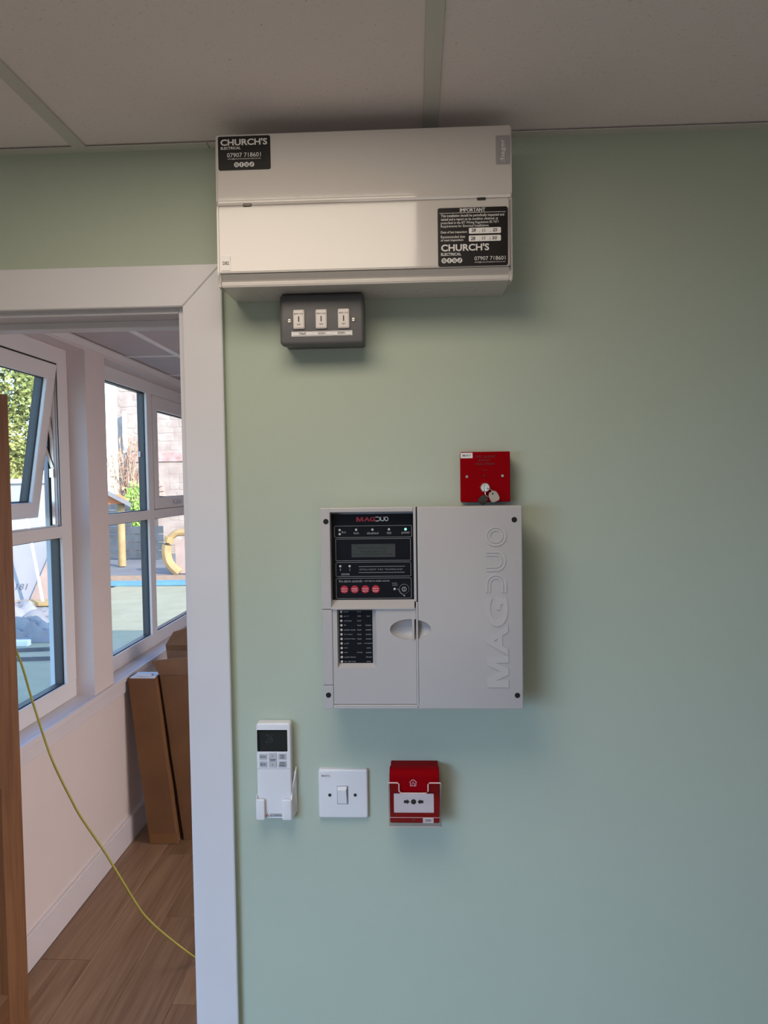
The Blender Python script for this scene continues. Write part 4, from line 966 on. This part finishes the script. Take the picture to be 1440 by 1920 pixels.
# bare shrub and green shrub
TWIG = mat('bare_twig', (.42, .27, .19), .8, var=.2)
def shrub(name, label, x, y, z0, hgt, spread, nst, m, leaf=None, nleaf=0, seed=1, stub=.012, fy=1., lg=.12):
    rg = random.Random(seed); t = thing(name, label, 'shrub', loc=(x, y, GZ)); bm = bmesh.new(); tips = []
    for k in range(nst):
        a = rg.uniform(0, 6.28); l = hgt*rg.uniform(.65, 1); s = spread*rg.uniform(.2, 1); p = [Vector((rg.uniform(-.1, .1), rg.uniform(-.1, .1), 0))]
        for i in range(1, 6):
            q = i/5; p.append(Vector((math.cos(a)*s*q**1.3, math.sin(a)*s*q**1.3*fy, l*q))+Vector((rg.uniform(-.05, .05), rg.uniform(-.05, .05)*fy, 0)))
        tube(bm, p, stub, 4); tips += p[2:]
        for j in range(4):
            b_ = p[2+j % 3]; d = Vector((rg.uniform(-.35, .35)*lg/.12, rg.uniform(-.35, .35)*fy*lg/.12, rg.uniform(.1, .5))); tube(bm, [b_, b_+d*.5+Vector((0, 0, .04)), b_+d], stub*.55, 3); tips.append(b_+d)
    obj('stems', bm, m, t)
    if leaf:
        bm = bmesh.new()
        for k in range(nleaf):
            c = rg.choice(tips)+Vector((rg.uniform(-lg, lg), rg.uniform(-lg, lg)*fy, rg.uniform(-lg, lg))); s = rg.uniform(.03, .07)
            d1 = Vector((rg.uniform(-1, 1), rg.uniform(-1, 1), rg.uniform(-1, 1))).normalized()*s; d2 = d1.orthogonal().normalized()*s*.6
            v = [bm.verts.new(c+e) for e in (d1, d2, -d1, -d2)]; bm.faces.new(v)
        o = obj('foliage', bm, leaf, t); o['kind'] = 'stuff'
    return t
LEAFB = mat('russet_leaf', (.55, .33, .20), .8, var=.3, vscale=3)
LEAFG = mat('bright_green_leaf', (.30, .48, .10), .7, var=.3, vscale=3)
HEDGE = mat('hedge_leaf', (.14, .18, .05), .7, vscale=1.2, col2=(.36, .34, .10), detail=3)
shrub('bare_shrub', 'bare brown-twigged shrub in front of the stone building', -7.50, 17.35, GZ, 3.2, .55, 34, TWIG, LEAFB, 300, 4, fy=.5)
shrub('green_shrub', 'bright green upright shrub beside the play shelter', -6.95, 16.70, GZ, 1.75, .15, 14, TWIG, LEAFG, 1400, 5, fy=.4, lg=.07)
# timber barrel planter on the right
pl = thing('timber_planter', 'curved yellow timber planter with a pinkish side, right end of the yard', 'planter')
px_, pz_ = -4.52, GZ
bm = bmesh.new(); P = spline([(-5.02, 13.4, GZ+.75), (-5.10, 13.4, GZ+.5), (-5.05, 13.4, GZ+.22), (-4.85, 13.4, GZ+.0)], 6)
tube(bm, P, .10, 8); obj('curved_post', bm, WOODY, pl, smooth=True)
bm = bmesh.new(); tube(bm, spline([(-5.02, 13.4, GZ+.72), (-4.9, 13.4, GZ+.82), (-4.7, 13.4, GZ+.84), (-3.9, 13.4, GZ+.8)], 5), .07, 8); obj('top_rail', bm, WOODY, pl, smooth=True)
obj('side_panel', B(-4.92, -3.6, 13.42, 13.48, GZ, GZ+.68), mat('pinkish_board', (.40, .29, .25), .8, var=.1), pl)
# white wall, hedge and leaning boards seen through the near window
gw = thing('garden_wall', 'low white rendered wall below the tall hedge', 'wall')
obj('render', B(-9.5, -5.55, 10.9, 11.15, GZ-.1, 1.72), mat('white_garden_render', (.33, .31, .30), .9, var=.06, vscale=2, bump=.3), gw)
obj('coping', B(-9.5, -5.5, 10.85, 11.2, 1.72, 1.80, bev=.01), mat('coping_stone', (.6, .6, .62), .9, var=.1), gw)
tr_ = thing('hedge_tree', 'tall yellow-green leafy tree behind the white wall', 'tree', loc=(-8.3, 12.6, GZ))
bm = bmesh.new(); tube(bm, [(0, 0, 0), (.1, 0, 2.0), (0, 0, 4.5)], .14, 8); obj('trunk', bm, TWIG, tr_)
rg = random.Random(9); bm = bmesh.new()
for k in range(34000):
    a, b_ = rg.uniform(0, 6.28), rg.uniform(-1, 1); s = math.sqrt(1-b_*b_); rr_ = rg.uniform(.80, 1.0)*(1+.16*math.sin(5*a+3*b_)*math.cos(7*b_))
    c = Vector((math.cos(a)*s*1.5*rr_, math.sin(a)*s*1.1*rr_, 3.9+b_*2.3*rr_)); s = rg.uniform(.03, .065)
    d1 = Vector((rg.uniform(-1, 1), rg.uniform(-1, 1), rg.uniform(-.2, 1))).normalized()*s; d2 = d1.orthogonal().normalized()*s*.55
    v = [bm.verts.new(c+e) for e in (d1, d2, -d1, -d2)]; bm.faces.new(v)
o = obj('foliage', bm, HEDGE, tr_); o['kind'] = 'stuff'
# leaning sheets and timbers
GB = 'building boards leaning against the white wall'
def leanboard(name, label, cat, P, th, m):
    bm = bmesh.new(); P = [Vector(p) for p in P]; nn = (P[1]-P[0]).cross(P[3]-P[0]).normalized()*th
    loft(bm, [[tuple(p) for p in P], [tuple(p+nn) for p in P]]); return tag(obj(name, bm, m), label, cat, GB)
bo = leanboard('plaster_board', 'wide grey-white board leaning upright with numbers near its foot', 'board', [(-6.9, 9.9, GZ), (-5.72, 9.9, GZ), (-5.98, 10.80, 1.25), (-7.0, 10.80, 1.25)], .02, mat('plasterboard_paper', (.27, .25, .25), .85, var=.06, vscale=2))
bm = T([("181", -6.36, -6.18, GZ+.183, GZ+.275)], 9.9, bold=.01, thick=.001)
for v in bm.verts: v.co.y += (v.co.z-GZ)*.643-.028
obj('lettering', bm, mat('grey_stencil', (.10, .10, .11), .8, var=.05), bo)
leanboard('timber_plank', 'pinkish timber plank leaning beside the grey board', 'plank', [(-5.98, 9.7, GZ), (-5.42, 9.7, GZ), (-5.66, 10.5, 1.02), (-5.80, 10.5, 1.02)], .03, mat('pink_timber', (.33, .215, .165), .8, var=.12))
bm = bmesh.new(); tube(bm, [(-5.50, 9.2, GZ+.12), (-6.05, 9.75, 1.5)], .022, 8); tag(obj('white_pole', bm, WHITE, smooth=True), 'thin white pole leaning diagonally across the boards', 'pole')
obj_ = leanboard('timber_offcut', 'flat yellow timber length lying at the foot of the boards', 'plank', [(-7.2, 9.25, GZ+.02), (-5.4, 9.45, GZ+.02), (-5.4, 9.65, GZ+.04), (-7.2, 9.5, GZ+.04)], .05, WOODY)
# crumpled grey sheeting in a heap
SHEET = mat('grey_sheeting', (.16, .15, .15), .7, vscale=2.5, col2=(.28, .26, .26), detail=4, bump=.3, bscale=20)
for n_, (cx, cy, w_, d_, h_, sd, lab) in enumerate(((-5.30, 8.15, 1.7, 1.2, .30, 2, 'crumpled grey sheeting heap nearest the leaning boards'), (-4.85, 7.25, 1.3, .55, .24, 6, 'flatter heap of crumpled grey sheeting at the front'))):
    rg = random.Random(sd); bm = bmesh.new(); N = 36; V = []
    for i in range(N+1):
        row = []
        for j in range(N+1):
            u_, v_ = i/N*2-1, j/N*2-1; e = max(0, 1-max(abs(u_), abs(v_))**3); hh = h_*e*(.35+.25*math.sin(4*u_+3*v_+sd)+.35*abs(math.sin(6*v_-5*u_+sd))+.3*abs(math.sin(9*u_+5*v_))-.15*abs(math.sin(13*v_+4*u_))+rg.uniform(-.04, .04))
            row.append(bm.verts.new((cx+u_*w_/2, cy+v_*d_/2, GZ+.004+max(0, hh))))
        V.append(row)
    for i in range(N):
        for j in range(N): bm.faces.new((V[i][j], V[i+1][j], V[i+1][j+1], V[i][j+1]))
    tag(obj('grey_sheeting', bm, SHEET, smooth=True), lab, 'sheeting', 'heaps of sheeting on the lawn')
for n_, (a, b, lab) in enumerate((((-5.3, 6.36, GZ+.012), (-3.9, 6.60, GZ+.012), 'loose grey strip lying on the lawn, farther one'), ((-4.9, 6.02, GZ+.012), (-3.5, 6.18, GZ+.012), 'loose grey strip lying on the lawn, nearer one'))):
    bm = bmesh.new(); bar(bm, a, b, .06, .02); tag(obj('ground_strip', bm, mat('grey_strip', (.10, .10, .105), .8, var=.15)), lab, 'strip', 'loose strips on the lawn')
tag(obj('white_block', B(-4.70, -4.42, 6.78, 6.86, GZ, GZ+.07, bev=.008), WHITE), 'small white block lying in front of the sheeting', 'block')
